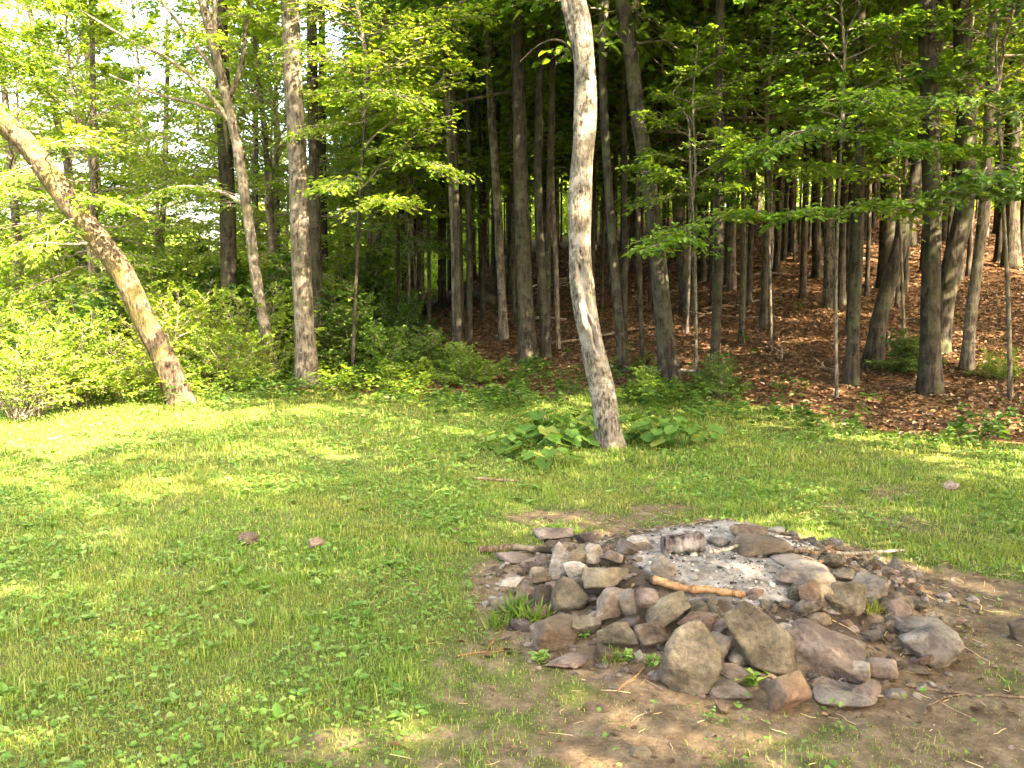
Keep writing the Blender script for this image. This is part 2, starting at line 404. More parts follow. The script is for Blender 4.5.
# larger plantain-like rosettes in the near lawn
x, y = scatter(480, -6.5, 6, 2.2, 9, lambda x, y: lawn_d(x, y) * in_view(x, y))
for a, b in zip(x, y):
    k = rng.integers(5, 10); az = rng.uniform(0, 6.283, k)
    P = np.stack([np.full(k, a), np.full(k, b), np.full(k, float(height(a, b)) + .012)], 1)
    D = np.stack([np.cos(az), np.sin(az), rng.uniform(.15, .8, k)], 1)
    leaves(mb, P, D, np.tile([[0, 0, 1.]], (k, 1)) + rng.normal(0, .15, (k, 3)), rng.uniform(.03, .07, k), wid=.55)
tag(link('lawn_weeds', mb.mesh('lawn_weeds', WEED, False)), 'low broad leaved weeds and clover growing all through the lawn', 'weeds', kind='stuff')

# taller herb layer along the edge of the wood
def herbs(name, n, dens, x0, x1, y0, y1, hmax, size, material):
    mb = MB()
    x, y = scatter(n, x0, x1, y0, y1, dens)
    for a, b in zip(x, y):
        H = hmax * rng.uniform(.35, 1.0); k = int(6 + 16 * H / hmax)
        t = rng.uniform(.25, 1, k) ** .7; az = rng.uniform(0, 6.283, k)
        lean = rng.normal(0, .15, 2); z0 = float(height(a, b))
        rad = .10 * H / .3 * (1.1 - t)
        P = np.stack([a + lean[0] * t * H + rad * np.cos(az), b + lean[1] * t * H + rad * np.sin(az), z0 + H * t], 1)
        D = np.stack([np.cos(az), np.sin(az), rng.uniform(-.2, .5, k)], 1)
        leaves(mb, P, D, np.stack([rng.normal(0, .3, k), rng.normal(0, .3, k), np.ones(k)], 1), size * rng.uniform(.6, 1.3, k), wid=.6)
    return link(name, mb.mesh(name, material, False))
def edge_d(x, y):
    d = y - edge(x)
    w = sm(-2.2, -.6, d) * (1 - sm(.2, 2.6, d - 2.0 * sm(1, -4, x)))
    return w * sm(.40, .64, fnoise(x, y, .9, 81)) * in_view(x, y, 1.5) * (1 - .55 * sm(2.5, 5, x))
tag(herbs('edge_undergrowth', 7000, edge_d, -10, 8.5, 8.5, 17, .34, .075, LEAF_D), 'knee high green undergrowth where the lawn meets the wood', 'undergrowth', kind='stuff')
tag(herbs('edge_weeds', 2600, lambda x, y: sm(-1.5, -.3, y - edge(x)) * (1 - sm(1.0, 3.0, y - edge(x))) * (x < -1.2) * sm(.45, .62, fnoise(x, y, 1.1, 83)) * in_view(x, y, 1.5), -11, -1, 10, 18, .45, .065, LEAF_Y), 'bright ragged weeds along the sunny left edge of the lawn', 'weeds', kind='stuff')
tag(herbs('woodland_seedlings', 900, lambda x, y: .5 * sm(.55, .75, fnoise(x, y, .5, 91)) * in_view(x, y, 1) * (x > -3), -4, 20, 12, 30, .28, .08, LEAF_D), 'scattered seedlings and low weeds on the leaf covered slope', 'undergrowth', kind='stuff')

mb = MB()
for n, x0, x1, y0, y1, s in ((52000, -4, 12, 9, 20, .075), (26000, -5, 22, 20, 38, .12)):
    x, y = scatter(n, x0, x1, y0, y1, lambda x, y: litter_mask(x, y) * in_view(x, y, 1.5))
    k = len(x); az = rng.uniform(0, 6.283, k)
    P = np.stack([x, y, height(x, y) + rng.uniform(.002, .03, k)], 1)
    D = np.stack([np.cos(az), np.sin(az), rng.normal(0, .3, k)], 1)
    leaves(mb, P, D, np.stack([rng.normal(0, .4, k), rng.normal(0, .4, k), np.ones(k)], 1), s * rng.uniform(.5, 1.2, k), wid=.75)
x, y = scatter(5200, -1.2, 3.5, 2.3, 6.5, lambda x, y: (.12 + .5 * soil_mask(x, y)) * (1 - ash_mask(x, y)) * in_view(x, y))
k = len(x); az = rng.uniform(0, 6.283, k)
leaves(mb, np.stack([x, y, height(x, y) + rng.uniform(.002, .012, k)], 1), np.stack([np.cos(az), np.sin(az), rng.normal(0, .15, k)], 1),
       np.stack([rng.normal(0, .3, k), rng.normal(0, .3, k), np.ones(k)], 1), rng.lognormal(-4.0, .45, k), wid=.6)
tag(link('leaf_litter', mb.mesh('leaf_litter', LITTER, False)), 'rusty brown fallen leaves covering the floor of the wood', 'leaf litter', kind='stuff')

# straw and twig bits on the bare soil
mb = MB()
x, y = scatter(1500, -1.5, 3.6, 2.3, 6.6, lambda x, y: (.1 + .6 * soil_mask(x, y)) * (1 - .8 * ash_mask(x, y)) * in_view(x, y))
for a, b in zip(x, y):
    l = rng.lognormal(-3.1, .6); az = rng.uniform(0, 6.283); r = rng.uniform(.0008, .0022)
    t = np.linspace(-.5, .5, 4)
    px = a + np.cos(az) * l * t + rng.normal(0, .04 * l, 4); py = b + np.sin(az) * l * t + rng.normal(0, .04 * l, 4)
    V, F = tube(np.stack([px, py, height(px, py) + r + .002 + rng.uniform(0, .006)], 1), [r, r, r, r * .5], 4)
    mb.add(V, F)
tag(link('twig_litter', mb.mesh('twig_litter', STRAW, True)), 'dry straw and twig bits strewn over the bare soil around the fire ring', 'twig litter', kind='stuff')

# ------------------------------------------------------------------ stones
def ico(sub):
    import bmesh
    bm = bmesh.new(); bmesh.ops.create_icosphere(bm, subdivisions=sub, radius=1)
    V = np.array([v.co[:] for v in bm.verts]); F = np.array([[v.index for v in f.verts] for f in bm.faces]); bm.free()
    return V, F
ICO = {2: ico(2), 3: ico(3), 5: ico(5)}

def rock(seed, dims, kind='blocky', sub=5, slope=0, narrow=0):
    """rounded convex block: soft minimum over a set of planes, then lumps and chips"""
    g = np.random.default_rng(abs(int(seed)))
    V, F = ICO[sub]; D = unit(V)
    if kind == 'round': p, nextra, dmin = 7, 7, .86
    elif kind == 'slab': p, nextra, dmin = 22, 6, .76
    else: p, nextra, dmin = g.choice([11, 16, 24]), 7, .74
    box = np.array([[1, 0, 0], [-1, 0, 0], [0, 1, 0], [0, -1, 0], [0, 0, 1], [0, 0, -1]], float) + g.normal(0, .22, (6, 3))
    ex = unit(g.normal(0, 1, (nextra, 3)))
    n = unit(np.concatenate([box, ex])); d = np.concatenate([g.uniform(.78, 1.0, 6), g.uniform(dmin, 1.15, nextra)])
    q = np.maximum(0, D @ n.T) / d
    r = (q ** p).sum(1) ** (-1 / p)
    for f, a in ((2.3, .045), (5.1, .026), (11, .013), (23, .007)) if sub > 3 else ((2.3, .05),):
        ph = g.uniform(0, 6.28, (3, 3)); k = g.normal(0, f, (3, 3))
        r = r * (1 + a * np.sin(D @ k[0] + ph[0, 0]) * np.sin(D @ k[1] + ph[1, 0]) + .6 * a * np.sin(D @ k[2] + ph[2, 0]))
    V = D * r[:, None]
    E = Matrix.Rotation(g.normal(0, .32), 3, 'X') @ Matrix.Rotation(g.normal(0, .32), 3, 'Y') @ Matrix.Rotation(g.uniform(-.6, .6), 3, 'Z')
    V = V @ np.array(E).T
    V = V - (V.max(0) + V.min(0)) / 2
    V = V / (V.max(0) - V.min(0))
    if slope: V[:, 2] = (V[:, 2] + .5) * (1 + slope * V[:, 0] * 2) - .5
    if narrow: V[:, 0] = V[:, 0] * (1 - narrow * (V[:, 2] + .5)) * (1 + .3 * narrow)
    return V * np.asarray(dims), F

def add_rock(bbox, colour, kind, label, lift=0.0, depth=.85, tilt=(0, 0), yaw=None, group='stones of the fire ring', name='stone', emb=.12, seed=None, hscale=1.0, slope=0, narrow=0):
    u0, v0, u1, v1 = bbox
    seed = seed if seed is not None else int(u0 * 7 + v0 * 13)
    P = on_ground((u0 + u1) / 2, v1 - 1.0, lift)
    d = np.linalg.norm(P - [0, 0, CAM_Z]); phi = math.asin((CAM_Z - P[2]) / d)
    W = (u1 - u0) * d / FOC; Hs = (v1 - v0) * d / FOC
    Dp = W * depth
    if kind == 'slab': Dp = min(Dp, Hs / math.sin(phi) * .9)
    Dp = min(Dp, .85 * Hs / math.sin(phi))
    H = max(.2 * W if kind == 'slab' else .32 * W, (Hs - Dp * math.sin(phi) * .75) / math.cos(phi)) * hscale
    V, F = rock(seed, (W * 1.04, Dp, H * (1 + emb)), kind, 5, slope, narrow)
    fw = np.array([P[0], P[1], 0]); fw /= np.linalg.norm(fw)
    ctr = P + fw * Dp * .42
    ctr[2] = P[2] + H * .5 - emb * H * .5
    # stay on the rising heap: the middle of the stone follows the slope a little
    gz = float(height(ctr[0], ctr[1])) - float(height(P[0], P[1])); ctr[2] += max(0, min(gz, .05)) * .5
    me = MB().add(V, F).mesh('stone', STONE[colour], True)
    o = link(name, me, loc=ctr, rot=(R(tilt[0]), R(tilt[1]), R(yaw if yaw is not None else -math.degrees(math.atan2(fw[0], fw[1])))))
    tag(o, label, 'stone', group); return o

ROCKS = [
 ((552,579,587,617),'olive','blocky','tall squarish olive stone standing upright in the left front of the fire ring',0,.6,{}),
 ((582,568,627,597),'olive','blocky','wide grey olive block on top of the left pile, right of the upright stone',.06,.7,{}),
 ((596,590,623,622),'pink','round','rounded pinkish brown stone in the middle of the left pile',.05,.8,{}),
 ((618,591,638,618),'grey','blocky','small pale grey speckled stone leaning on the rounded pinkish brown one',.05,.6,{}),
 ((530,618,578,657),'brown','blocky','wide flat topped brown boulder at the left front foot of the pile',0,.8,{}),
 ((546,655,586,671),'pink','slab','thin flaky purple grey shard lying in front of the flat topped brown boulder',0,.8,{}),
 ((598,622,637,655),'olive','blocky','squarish stone with pale pitted top, grass tuft at its foot',0,.7,{}),
 ((594,648,614,668),'brown','round','small brown stone half buried under the pitted squarish one',0,.8,{}),
 ((572,617,600,641),'olive','blocky','greenish wedge stone just right of the flat topped brown boulder',.02,.8,{}),
 ((534,583,554,611),'dark','blocky','dark block with light top left of the upright olive stone',0,.7,{}),
 ((500,577,524,592),'pale','slab','flat stone coloured white for sunlight on the leftmost little stack',.075,.9,{'emb':.02}),
 ((500,589,518,606),'brown','blocky','small brown stone carrying the flat sunlit white one',0,.9,{}),
 ((515,582,535,604),'pink','round','small round pink stone beside the leftmost little stack',0,.8,{}),
 ((492,600,534,613),'olive','slab','low mossy slab sunk in grass below the leftmost little stack',0,.9,{}),
 ((530,568,554,586),'tan','blocky','tan angular block behind the round pink stone',0,.8,{}),
 ((551,545,573,580),'pale','blocky','slab coloured pale for sunlight, standing on end at the back left of the ring',0,.5,{'tilt':(0,12)}),  # pale colour stands in for sun on this slab
 ((564,563,590,586),'pale','blocky','block coloured cream for sunlight, right behind the upright olive stone',.07,.8,{}),
 ((568,549,592,571),'tan','blocky','tan wedge leaning against the sunlit pale slab',.04,.7,{'tilt':(0,-18)}),
 ((584,545,604,566),'pale','blocky','small stone coloured white for sunlight beside the tan wedge',.04,.8,{}),
 ((495,552,531,566),'pink','slab','flat pale pink stone under the brown stick, left of the ring',0,.9,{}),
 ((533,528,574,545),'pink','slab','flat grey pink slab at the far left back of the ring',0,.9,{}),
 ((573,531,594,545),'dark','blocky','dark low stone next to the far back slab',0,.8,{}),
 ((545,539,564,548),'brown','slab','small thin brown stone just in front of the far back slab',0,.9,{}),
 ((616,539,638,556),'dark','blocky','dark purplish block at the back rim, left of the charred log',.02,.8,{}),
 ((600,550,623,567),'pink','slab','flat pinkish stone lying inside the rim behind the wide olive block',.03,.9,{}),
 ((534,606,549,621),'brown','blocky','fist sized brown stone tucked below the dark block',0,.9,{}),
 ((580,595,600,605),'dark','slab','dark thin slab wedged under the wide olive block',.03,.9,{}),
 ((586,612,600,627),'grey','blocky','small grey stone wedged between greenish wedge and rounded pinkish stone',.02,.9,{}),
 ((616,616,640,634),'dark','blocky','dark stone in the gap above the pitted squarish one',.02,.9,{}),
 ((633,589,658,613),'pink','round','round lilac pink cobble at the rim beside the slanted long stone',.07,.9,{}),
 ((644,590,690,629),'olive','blocky','long olive stone slanting up to the right on the front rim',.07,.6,{'tilt':(0,-27),'hscale':.62}),
 ((679,613,715,638),'red','blocky','reddish oblong stone right below the slanted long stone',.05,.7,{}),
 ((711,621,730,638),'pink','blocky','small pink stone right of the reddish oblong one',.05,.8,{}),
 ((635,625,669,655),'brown','blocky','dark brown cube shaped stone left of the largest front boulder',0,.7,{}),
 ((662,626,720,698),'olive','round','large bulging grey brown boulder at the very front of the ring',0,.65,{'name':'boulder','narrow':.28,'slope':-.08}),
 ((701,636,729,670),'grey','round','pale stone squeezed behind the right side of the bulging front boulder',0,.7,{}),
 ((714,666,747,685),'pink','slab','pale pink flat stone on top of the smooth oval cobble',.03,.8,{}),
 ((709,680,749,702),'grey','round','smooth oval purple grey cobble on the soil right of the front boulder',0,.7,{}),
 ((727,605,791,678),'olive','blocky','largest olive boulder with tan lower face on the front rim',0,.6,{'name':'boulder','slope':-.30,'hscale':.85}),
 ((769,672,809,716),'red','blocky','rusty brown cube stone at the front, below the largest olive boulder',0,.8,{'yaw':25}),
 ((760,679,773,694),'pink','round','small pink pebble against the rusty cube stone',0,.9,{}),
 ((715,703,730,717),'brown','blocky','small brown stone alone on the soil in front of the oval cobble',0,.9,{}),
 ((649,673,673,687),'dark','slab','flat dark stone on the soil left of the bulging front boulder',0,.8,{}),
 ((634,652,646,664),'grey','blocky','little grey stone at the foot of the brown cube shaped stone',0,.9,{}),
 ((790,635,860,679),'pink','slab','big broad wedge shaped slab right of the largest olive boulder',0,.9,{'tilt':(8,4),'hscale':1.0,'slope':-.42}),
 ((859,661,893,685),'pink','slab','pinkish pointed stone right of the broad wedge slab',0,.9,{}),
 ((851,665,868,687),'pale','slab','narrow pale stone between the broad slab and the pinkish pointed one',.01,.9,{}),
 ((854,683,877,706),'pink','blocky','pale pink stone standing on the half buried flat rock',0,.8,{}),
 ((815,690,870,713),'grey','slab','flat grey rock half buried in the soil at the right front',0,.9,{}),
 ((799,584,818,614),'red','blocky','rust red slab standing on edge at the right of the ashes',0,.6,{}),
 ((815,583,832,613),'tan','blocky','tan slab standing on edge beside the rust red one',0,.6,{}),
 ((829,581,864,617),'olive','slab','mossy olive slab tilted against the right rim',.02,.6,{'tilt':(0,30),'hscale':.95}),
 ((779,565,833,592),'grey','slab','broad flat grey stone dusted with ash at the right rim',.02,.9,{}),
 ((830,570,856,588),'tan','slab','flat tan stone behind the mossy olive slab',0,.9,{}),
 ((853,579,883,606),'grey','slab','long narrow grey stone running down the right rim',0,.9,{'yaw':-50}),
 ((879,599,908,623),'pink','slab','grey pink slab left above the big round boulder at right',0,.9,{}),
 ((892,617,939,639),'grey','slab','flat grey slab resting on the far right round boulder',.03,.9,{}),
 ((904,629,954,670),'grey','round','big cracked round boulder at the far right of the ring',0,.8,{'name':'boulder'}),
 ((905,666,928,678),'brown','slab','small flat stone in front of the far right round boulder',0,.9,{}),
 ((886,690,904,701),'grey','slab','small pale stone chip on bare soil at the right front',0,.9,{}),
 ((812,680,830,693),'pink','blocky','small pinkish stone in front of the broad wedge slab',0,.9,{}),
 ((784,628,798,643),'pale','blocky','small bright wedge above the broad wedge slab',.02,.8,{}),
 ((731,525,766,546),'brown','blocky','brown block at the back rim behind the ash bed',0,.7,{}),
 ((729,540,789,561),'brown','slab','long brown lump lying in front of the back rim block',0,.7,{'hscale':1.4}),
 ((626,537,653,553),'pale','slab','pale flat stone at the back rim between dark block and charred log',0,.8,{}),
 ((651,559,675,581),'grey','blocky','grey shard sticking out of the left side of the ashes',0,.6,{'tilt':(0,20)}),
 ((771,556,812,571),'grey','slab','flat ash dusted stone right of the long brown lump',0,.9,{}),
 ((707,537,730,550),'grey','blocky','small ashy stone right of the charred log',0,.8,{}),
 ((237,534,257,547),'brown','blocky','single brown stone lying out on the lawn',0,.8,{'group':None}),
 ((309,538,326,551),'brown','slab','flat brown stone nearly hidden in lawn, right of the single lawn stone',0,.8,{'group':None}),
 ((944,482,958,492),'pink','blocky','small pinkish stone in grass beyond the fire ring',0,.8,{'group':None}),
 ((1012,622,1040,645),'brown','blocky','brown stone cut by the right edge of the photo',0,.8,{'group':None}),
 ((585,698,607,716),'brown','slab','flat grey stone sunk in the trodden soil before the ring',0,.9,{'group':None,'hscale':.4,'emb':.5}),
 ((627,736,650,760),'tan','slab','flat stone flush with the soil at the bottom of the photo',0,.9,{'group':None,'hscale':.3,'emb':.5}),
]
for bb, c, k, lab, lift, dep, kw in ROCKS:
    add_rock(bb, c, k, lab, lift=lift, depth=dep, **kw)

FILL = [('small stone wedged low in the front of the fire ring pile', 'small stones packed into the front pile', 78, lambda a: (math.radians(a(150, 330)), a(.62, 1.02)), .055),
        ('small broken slab on the right slope of the fire ring', 'small slabs on the right slope', 60, lambda a: (math.radians(a(-75, 40)), a(.45, 1.05)), .06),
        ('small stone on the back rim of the fire ring', 'small stones on the back rim', 24, lambda a: (math.radians(a(40, 165)), a(.7, 1.15)), .05)]
FS = [MB().add(*rock(5000 + k, (1, rng.uniform(.6, .9), rng.uniform(.3, .75)), 'round' if k % 4 == 0 else 'blocky', 3)) for k in range(12)]
FM = {}
for lab, grp, n, f, size in FILL:
    for k in range(n):
        a_, r_ = f(rng.uniform); x = RX + 1.12 * r_ * math.cos(a_); y = RY + 1.05 * r_ * math.sin(a_)
        key = (int(rng.integers(12)), ('olive', 'grey', 'pink', 'brown', 'brown', 'dark', 'red', 'tan')[int(rng.integers(8))])
        if key not in FM: FM[key] = FS[key[0]].mesh('small_stone', STONE[key[1]], True)
        sc = size * rng.lognormal(.15, .4)
        o = link('small_stone', FM[key], loc=(x, y, float(height(x, y)) + sc * .16), rot=(rng.normal(0, .5), rng.normal(0, .5), rng.uniform(0, 6.28)), scale=sc)
        tag(o, lab, 'stone', grp)

# rubble between the stones, gravel, ash lumps
def chips(name, n, dens, x0, x1, y0, y1, size, flat, mats, zlift=0):
    mb = MB(); x, y = scatter(n, x0, x1, y0, y1, dens)
    for a, b in zip(x, y):
        s = size * rng.lognormal(0, .5); V, F = rock(int(rng.integers(1e6)), (s, s * rng.uniform(.5, .9), s * rng.uniform(*flat)), 'blocky', 2)
        e = Matrix.Rotation(rng.uniform(0, 6.28), 3, 'Z') @ Matrix.Rotation(rng.normal(0, .5), 3, 'X')
        V = V @ np.array(e).T + [a, b, float(height(a, b)) + s * .08 + zlift * rng.uniform(0, 1)]
        mb.add(V, F, int(rng.integers(len(mats))))
    return link(name, mb.mesh(name, mats, False))
tag(chips('stone_rubble', 3000, lambda x, y: sm(.3, .7, ring_r(x, y)) * (1 - sm(.95, 1.25, ring_r(x, y))) * (1 - .7 * ash_mask(x, y)), -.2, 2.5, 3.2, 5.9, .035, (.25, .6), [STONE['pink'], STONE['grey'], STONE['brown'], STONE['dark'], STONE['red']]),
    'small broken stone pieces and flakes filling the fire ring between bigger stones', 'rubble', kind='stuff')
tag(chips('gravel', 1100, lambda x, y: .12 + .5 * soil_mask(x, y) * (ring_r(x, y) > 1), -1.4, 3.6, 2.3, 6.5, .011, (.4, .8), [STONE['pink'], STONE['grey'], STONE['brown'], STONE['pale']]),
    'tiny pebbles and grit on the bare soil around the fire ring', 'gravel', kind='stuff')
m_ash, nt, out, N, L = mat('ash_lump')
geo = N('ShaderNodeNewGeometry'); r_ = ramp(N, [(0, (.015, .013, .012)), (.22, (.02, .017, .015)), (.3, (.10, .088, .077)), (.6, (.21, .187, .165)), (1, (.38, .35, .315))]); L(geo.outputs['Random Per Island'], r_.inputs[0])
p_ = N('ShaderNodeBsdfPrincipled', Roughness=.95); L(r_.outputs[0], p_.inputs['Base Color']); L(p_.outputs[0], out.inputs[0])
tag(chips('ash_bed', 4200, lambda x, y: ash_mask(x, y) * .95, .2, 2.2, 3.6, 5.2, .012, (.3, .7), [m_ash]),
    'pale grey ash bed with burnt crumbs filling the middle of the fire ring', 'ash', kind='stuff')

# ------------------------------------------------------------------ sticks and logs
def stick(name, pts, wpx, material, label, cat='stick', wob=.16, lift=.012, group=None, seed=0, taper=.6, n=40, arch=0, burn=(0, 0)):
    P = [on_ground(u, v, lift) for u, v in pts]
    P = np.array(P); t = np.linspace(0, len(P) - 1, n)
    Q = np.stack([np.interp(t, np.arange(len(P)), P[:, i]) for i in range(3)], 1)
    Q[:, 2] = np.maximum(Q[:, 2], height(Q[:, 0], Q[:, 1]) + lift)
    g = np.random.default_rng(seed + 3); d = np.linalg.norm(P[0] - [0, 0, CAM_Z]); r = wpx * d / FOC / 2
    Q += np.cumsum(g.normal(0, r * .12, Q.shape), 0) * [1, 1, .3]
    Q[:, 2] += arch * np.sin(np.linspace(0, np.pi, n))
    c = Q[n // 2].copy()
    tt = np.linspace(0, 1, n); rr = r * np.linspace(1, taper, n) * (1 + .10 * g.normal(0, 1, n) * (g.uniform(0, 1, n) > .6)) * np.minimum(1, .35 + np.minimum(tt, 1 - tt) * 16)
    for q in g.uniform(.15, .85, 3): rr *= 1 + .22 * np.exp(-((tt - q) / .018) ** 2)
    mb = MB(); tube_capped(mb, Q - c, rr, 12, 0, wob, seed)
    bt = np.concatenate([np.repeat(tt, 12), [0, 1]]) + g.normal(0, .012, n * 12 + 2)
    shade_char = np.maximum((1 - sm(.6, 1.1, bt / burn[0])) if burn[0] else 0 * bt, (1 - sm(.6, 1.1, (1 - bt) / burn[1])) if burn[1] else 0 * bt)
    return tag(link(name, mb.mesh(name, material, True, {'shade_char': shade_char, 'scar': 0 * bt}), loc=c), label, cat, group)
stick('stick', [(646, 580), (690, 588), (749, 596)], 9, TAN, 'peeled orange tan stick lying across the front of the ash bed', lift=.03, seed=1, burn=(.12, .05))
stick('stick', [(478, 550), (515, 547), (560, 549)], 6.5, BROWNSTICK, 'brown stick with charred end reaching left out of the ring', lift=.025, seed=2, taper=.9, burn=(0, .22))
stick('stick', [(709, 553), (730, 549), (754, 544)], 4, DEADWOOD, 'thin pale stick pointing at the brown block on the back rim', lift=.03, seed=3)
stick('stick', [(790, 553), (840, 554), (910, 550)], 5.5, DEADWOOD, 'long whitish branch lying on grass right behind the ring', lift=.02, seed=4, taper=.5)
stick('stick', [(772, 548), (815, 553), (868, 556)], 5, BROWNSTICK, 'dark brown branch lying under the long whitish branch', lift=.025, seed=5)
stick('stick', [(812, 566), (845, 559), (872, 561)], 3.5, BROWNSTICK, 'short dark stick nearest to the flat tan stone', lift=.02, seed=6)
stick('stick', [(752, 541), (775, 536), (792, 537)], 2.2, DEADWOOD, 'thin twig jutting from the brown block on the back rim', lift=.05, seed=7)
stick('stick', [(483, 656), (493, 642), (502, 631)], 2.2, TAN, 'thin straw coloured stick leaning on grass left of the brown boulder', lift=.03, seed=8)
stick('stick', [(455, 657), (475, 653), (505, 651)], 2.0, TAN, 'thin straw coloured stick lying flat on soil left of the ring', lift=.006, seed=9)
stick('stick', [(617, 692), (630, 680), (643, 667)], 2.4, TAN, 'thin straw coloured stick propped left of the bulging front boulder', lift=.02, seed=10)
stick('stick', [(832, 692), (840, 682), (851, 671)], 2.2, DEADWOOD, 'bent pale twig in front of the broad wedge slab', lift=.02, seed=11)
stick('root', [(905, 686), (930, 690), (975, 696), (1040, 699)], 3.0, BROWNSTICK, 'thin brown root running right across the bare soil', 'root', lift=.006, seed=12)
stick('root', [(925, 716), (928, 706), (945, 697), (965, 694)], 2.4, BROWNSTICK, 'curled brown rootlet looping below the long root', 'root', lift=.006, seed=13)
stick('stick', [(645, 497), (655, 482), (668, 470), (682, 463)], 1.2, BROWNSTICK, 'thin bowed twig in the grass before the right burdock', lift=.03, seed=14, arch=.025)
stick('stick', [(470, 478), (495, 480), (520, 481)], 3, BROWNSTICK, 'grey rotten stick in grass in front of the left burdock', lift=.02, seed=15)
# charred log on the back rim
P0, P1 = on_ground(663, 549, .03), on_ground(704, 547, .05)
t = np.linspace(0, 1, 24)[:, None]; Q = P0 + (P1 - P0) * t; c = Q[12].copy()
mb = MB(); tube_capped(mb, Q - c, .045 * (1 + .07 * np.sin(np.linspace(0, 23, 24))), 20, 0, .28, 4)
tag(link('charred_log', mb.mesh('charred_log', CHAR, True), loc=c + [0, .03, .02]), 'short charred log with white ash on its end at the back rim', 'log')

# ------------------------------------------------------------------ trees
def bough(mb, a, b, spread, nleaf, size, g, wr=.012, droop=.12, mw=1, ml=0, leafy=.25, flat=.16):
    """a branch from a to b with side twigs that carry leaves in a loose horizontal layer"""
    a = np.asarray(a, float); b = np.asarray(b, float); L = np.linalg.norm(b - a); d = (b - a) / L
    s = np.linspace(0, 1, 7)[:, None]
    path = a + (b - a) * s + np.array([0, 0, 1.]) * (droop * L * s * (1 - s) * 1.6)
    path[1:] += g.normal(0, .02 * L, (6, 3))
    V, F = tube(path, wr * L * np.linspace(1, .2, 7) + .002, 5); mb.add(V, F, mw)
    side = unit(np.cross(d, [0, 0, 1.]))
    nt = max(5, int(7 + nleaf / 40)); per = max(3, int(nleaf / nt))
    for k in range(nt):
        q = leafy + (1 - leafy) * (k + g.uniform(0, 1)) / nt; sg = 1 if k % 2 else -1
        st = np.array([np.interp(q, s[:, 0], path[:, i]) for i in range(3)])
        td = unit(d * g.uniform(.5, 1.1) + side * sg * g.uniform(.5, 1.1) + np.array([0, 0, g.normal(-.05, .16)]))
        tl = spread * (1.15 - .75 * q) * g.uniform(.6, 1.2)
        tp = st + td * tl * np.linspace(0, 1, 4)[:, None] - np.array([0, 0, 1.]) * (np.linspace(0, 1, 4)[:, None] ** 2 * tl * .15)
        V, F = tube(tp, .004 * L ** .5 * np.linspace(1, .3, 4) + .001, 3); mb.add(V, F, mw)
        u = g.uniform(.12, 1.05, per)
        P = st + td * tl * u[:, None] - np.array([0, 0, 1.]) * (u[:, None] ** 2 * tl * .15)
        P = P + g.normal(0, 1, (per, 3)) * [tl * .12, tl * .12, tl * .05]
        sd = unit(np.cross(td, [0, 0, 1.])); ang = g.uniform(.3, 1.2, per) * np.where(g.uniform(0, 1, per) > .5, 1, -1)
        D = td * np.cos(ang)[:, None] + sd * np.sin(ang)[:, None] + np.stack([0 * u, 0 * u, g.normal(-.18, flat * 1.4, per)], 1)
        Nn = np.stack([g.normal(0, flat * 2, per), g.normal(0, flat * 2, per), np.ones(per)], 1)
        leaves(mb, P, D, Nn, size * g.uniform(.65, 1.25, per), ml, wid=.66, g=g)

def crown(seed, H, Rr, nb, per, size, leafm, shape='dome', elev=(-5, 45)):
    """leafy crown around a vertical axis, its base at z = 0, H tall, Rr wide"""
    g = np.random.default_rng(seed); mb = MB()
    ax = np.array([[g.normal(0, .04) * H * t, g.normal(0, .04) * H * t, H * t] for t in np.linspace(0, 1, 6)])
    V, F = tube(ax, np.linspace(.022, .004, 6) * H * .35 + .004, 6); mb.add(V, F, 1)
    for k in range(nb):
        t = (k + g.uniform(0, 1)) / nb
        az = k * 2.4 + g.normal(0, .35); prof = (.55 + .45 * math.sin(math.pi * min(1, t * 1.15 + .12))) if shape == 'dome' else (1.05 - .85 * t)
        Lb = Rr * prof * g.uniform(.55, 1.15); e = R(elev[0] + (elev[1] - elev[0]) * t + g.normal(0, 9))
        a = np.array([np.interp(t * .92, np.linspace(0, 1, 6), ax[:, i]) for i in range(3)])
        b = a + Lb * np.array([math.cos(az) * math.cos(e), math.sin(az) * math.cos(e), math.sin(e)])
        bough(mb, a, b, Lb * .62, per, size, g, wr=.009, droop=.1)
    return mb.mesh('crown', [leafm, TWIG], False)

# shared crowns: (mesh, height)
HIGH = [(crown(100 + k, 8, 2.9, 42, 120, .15, LEAF, elev=(-14, 50)), 8) for k in range(4)]      # canopy of the wood
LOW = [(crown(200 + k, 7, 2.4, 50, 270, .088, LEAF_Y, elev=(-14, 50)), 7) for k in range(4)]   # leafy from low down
CLUMP = [(crown(500 + k, 7, 2.6, 31, 330, .10, LEAF, elev=(-10, 45)), 7) for k in range(2)]     # open, clumped crowns shaped to dapple the shade of the added trees
SAP = [(crown(300 + k, 3.2, 1.5, 22, 130, .095, (LEAF, LEAF_Y, LEAF_D)[k % 3], elev=(-6, 35)), 3.2) for k in range(3)]
CONE = [(crown(400 + k, 9, 2.2, 42, 110, .10, LEAF, shape='cone', elev=(-18, 10)), 9) for k in range(2)]

def rough_deform(V, path, rad, sides):
    n = len(path); V = V.reshape(n, sides, 3); C = path[:, None]; off = V - C
    ang = np.linspace(0, 2 * np.pi, sides, endpoint=False)[None] + 0 * off[..., 0]; z = path[:, 2][:, None] + 0 * ang
    d = .10 * (fnoise(np.cos(ang) * 5 + z * .8, np.sin(ang) * 5 + z * 2.3, 1.5, 9, 4) - .5) + .22 * np.exp(-np.maximum(z, 0) / .12) * (.5 + .5 * np.sin(4 * ang + 2))
    return (C + off * (1 + d)[..., None]).reshape(-1, 3), None

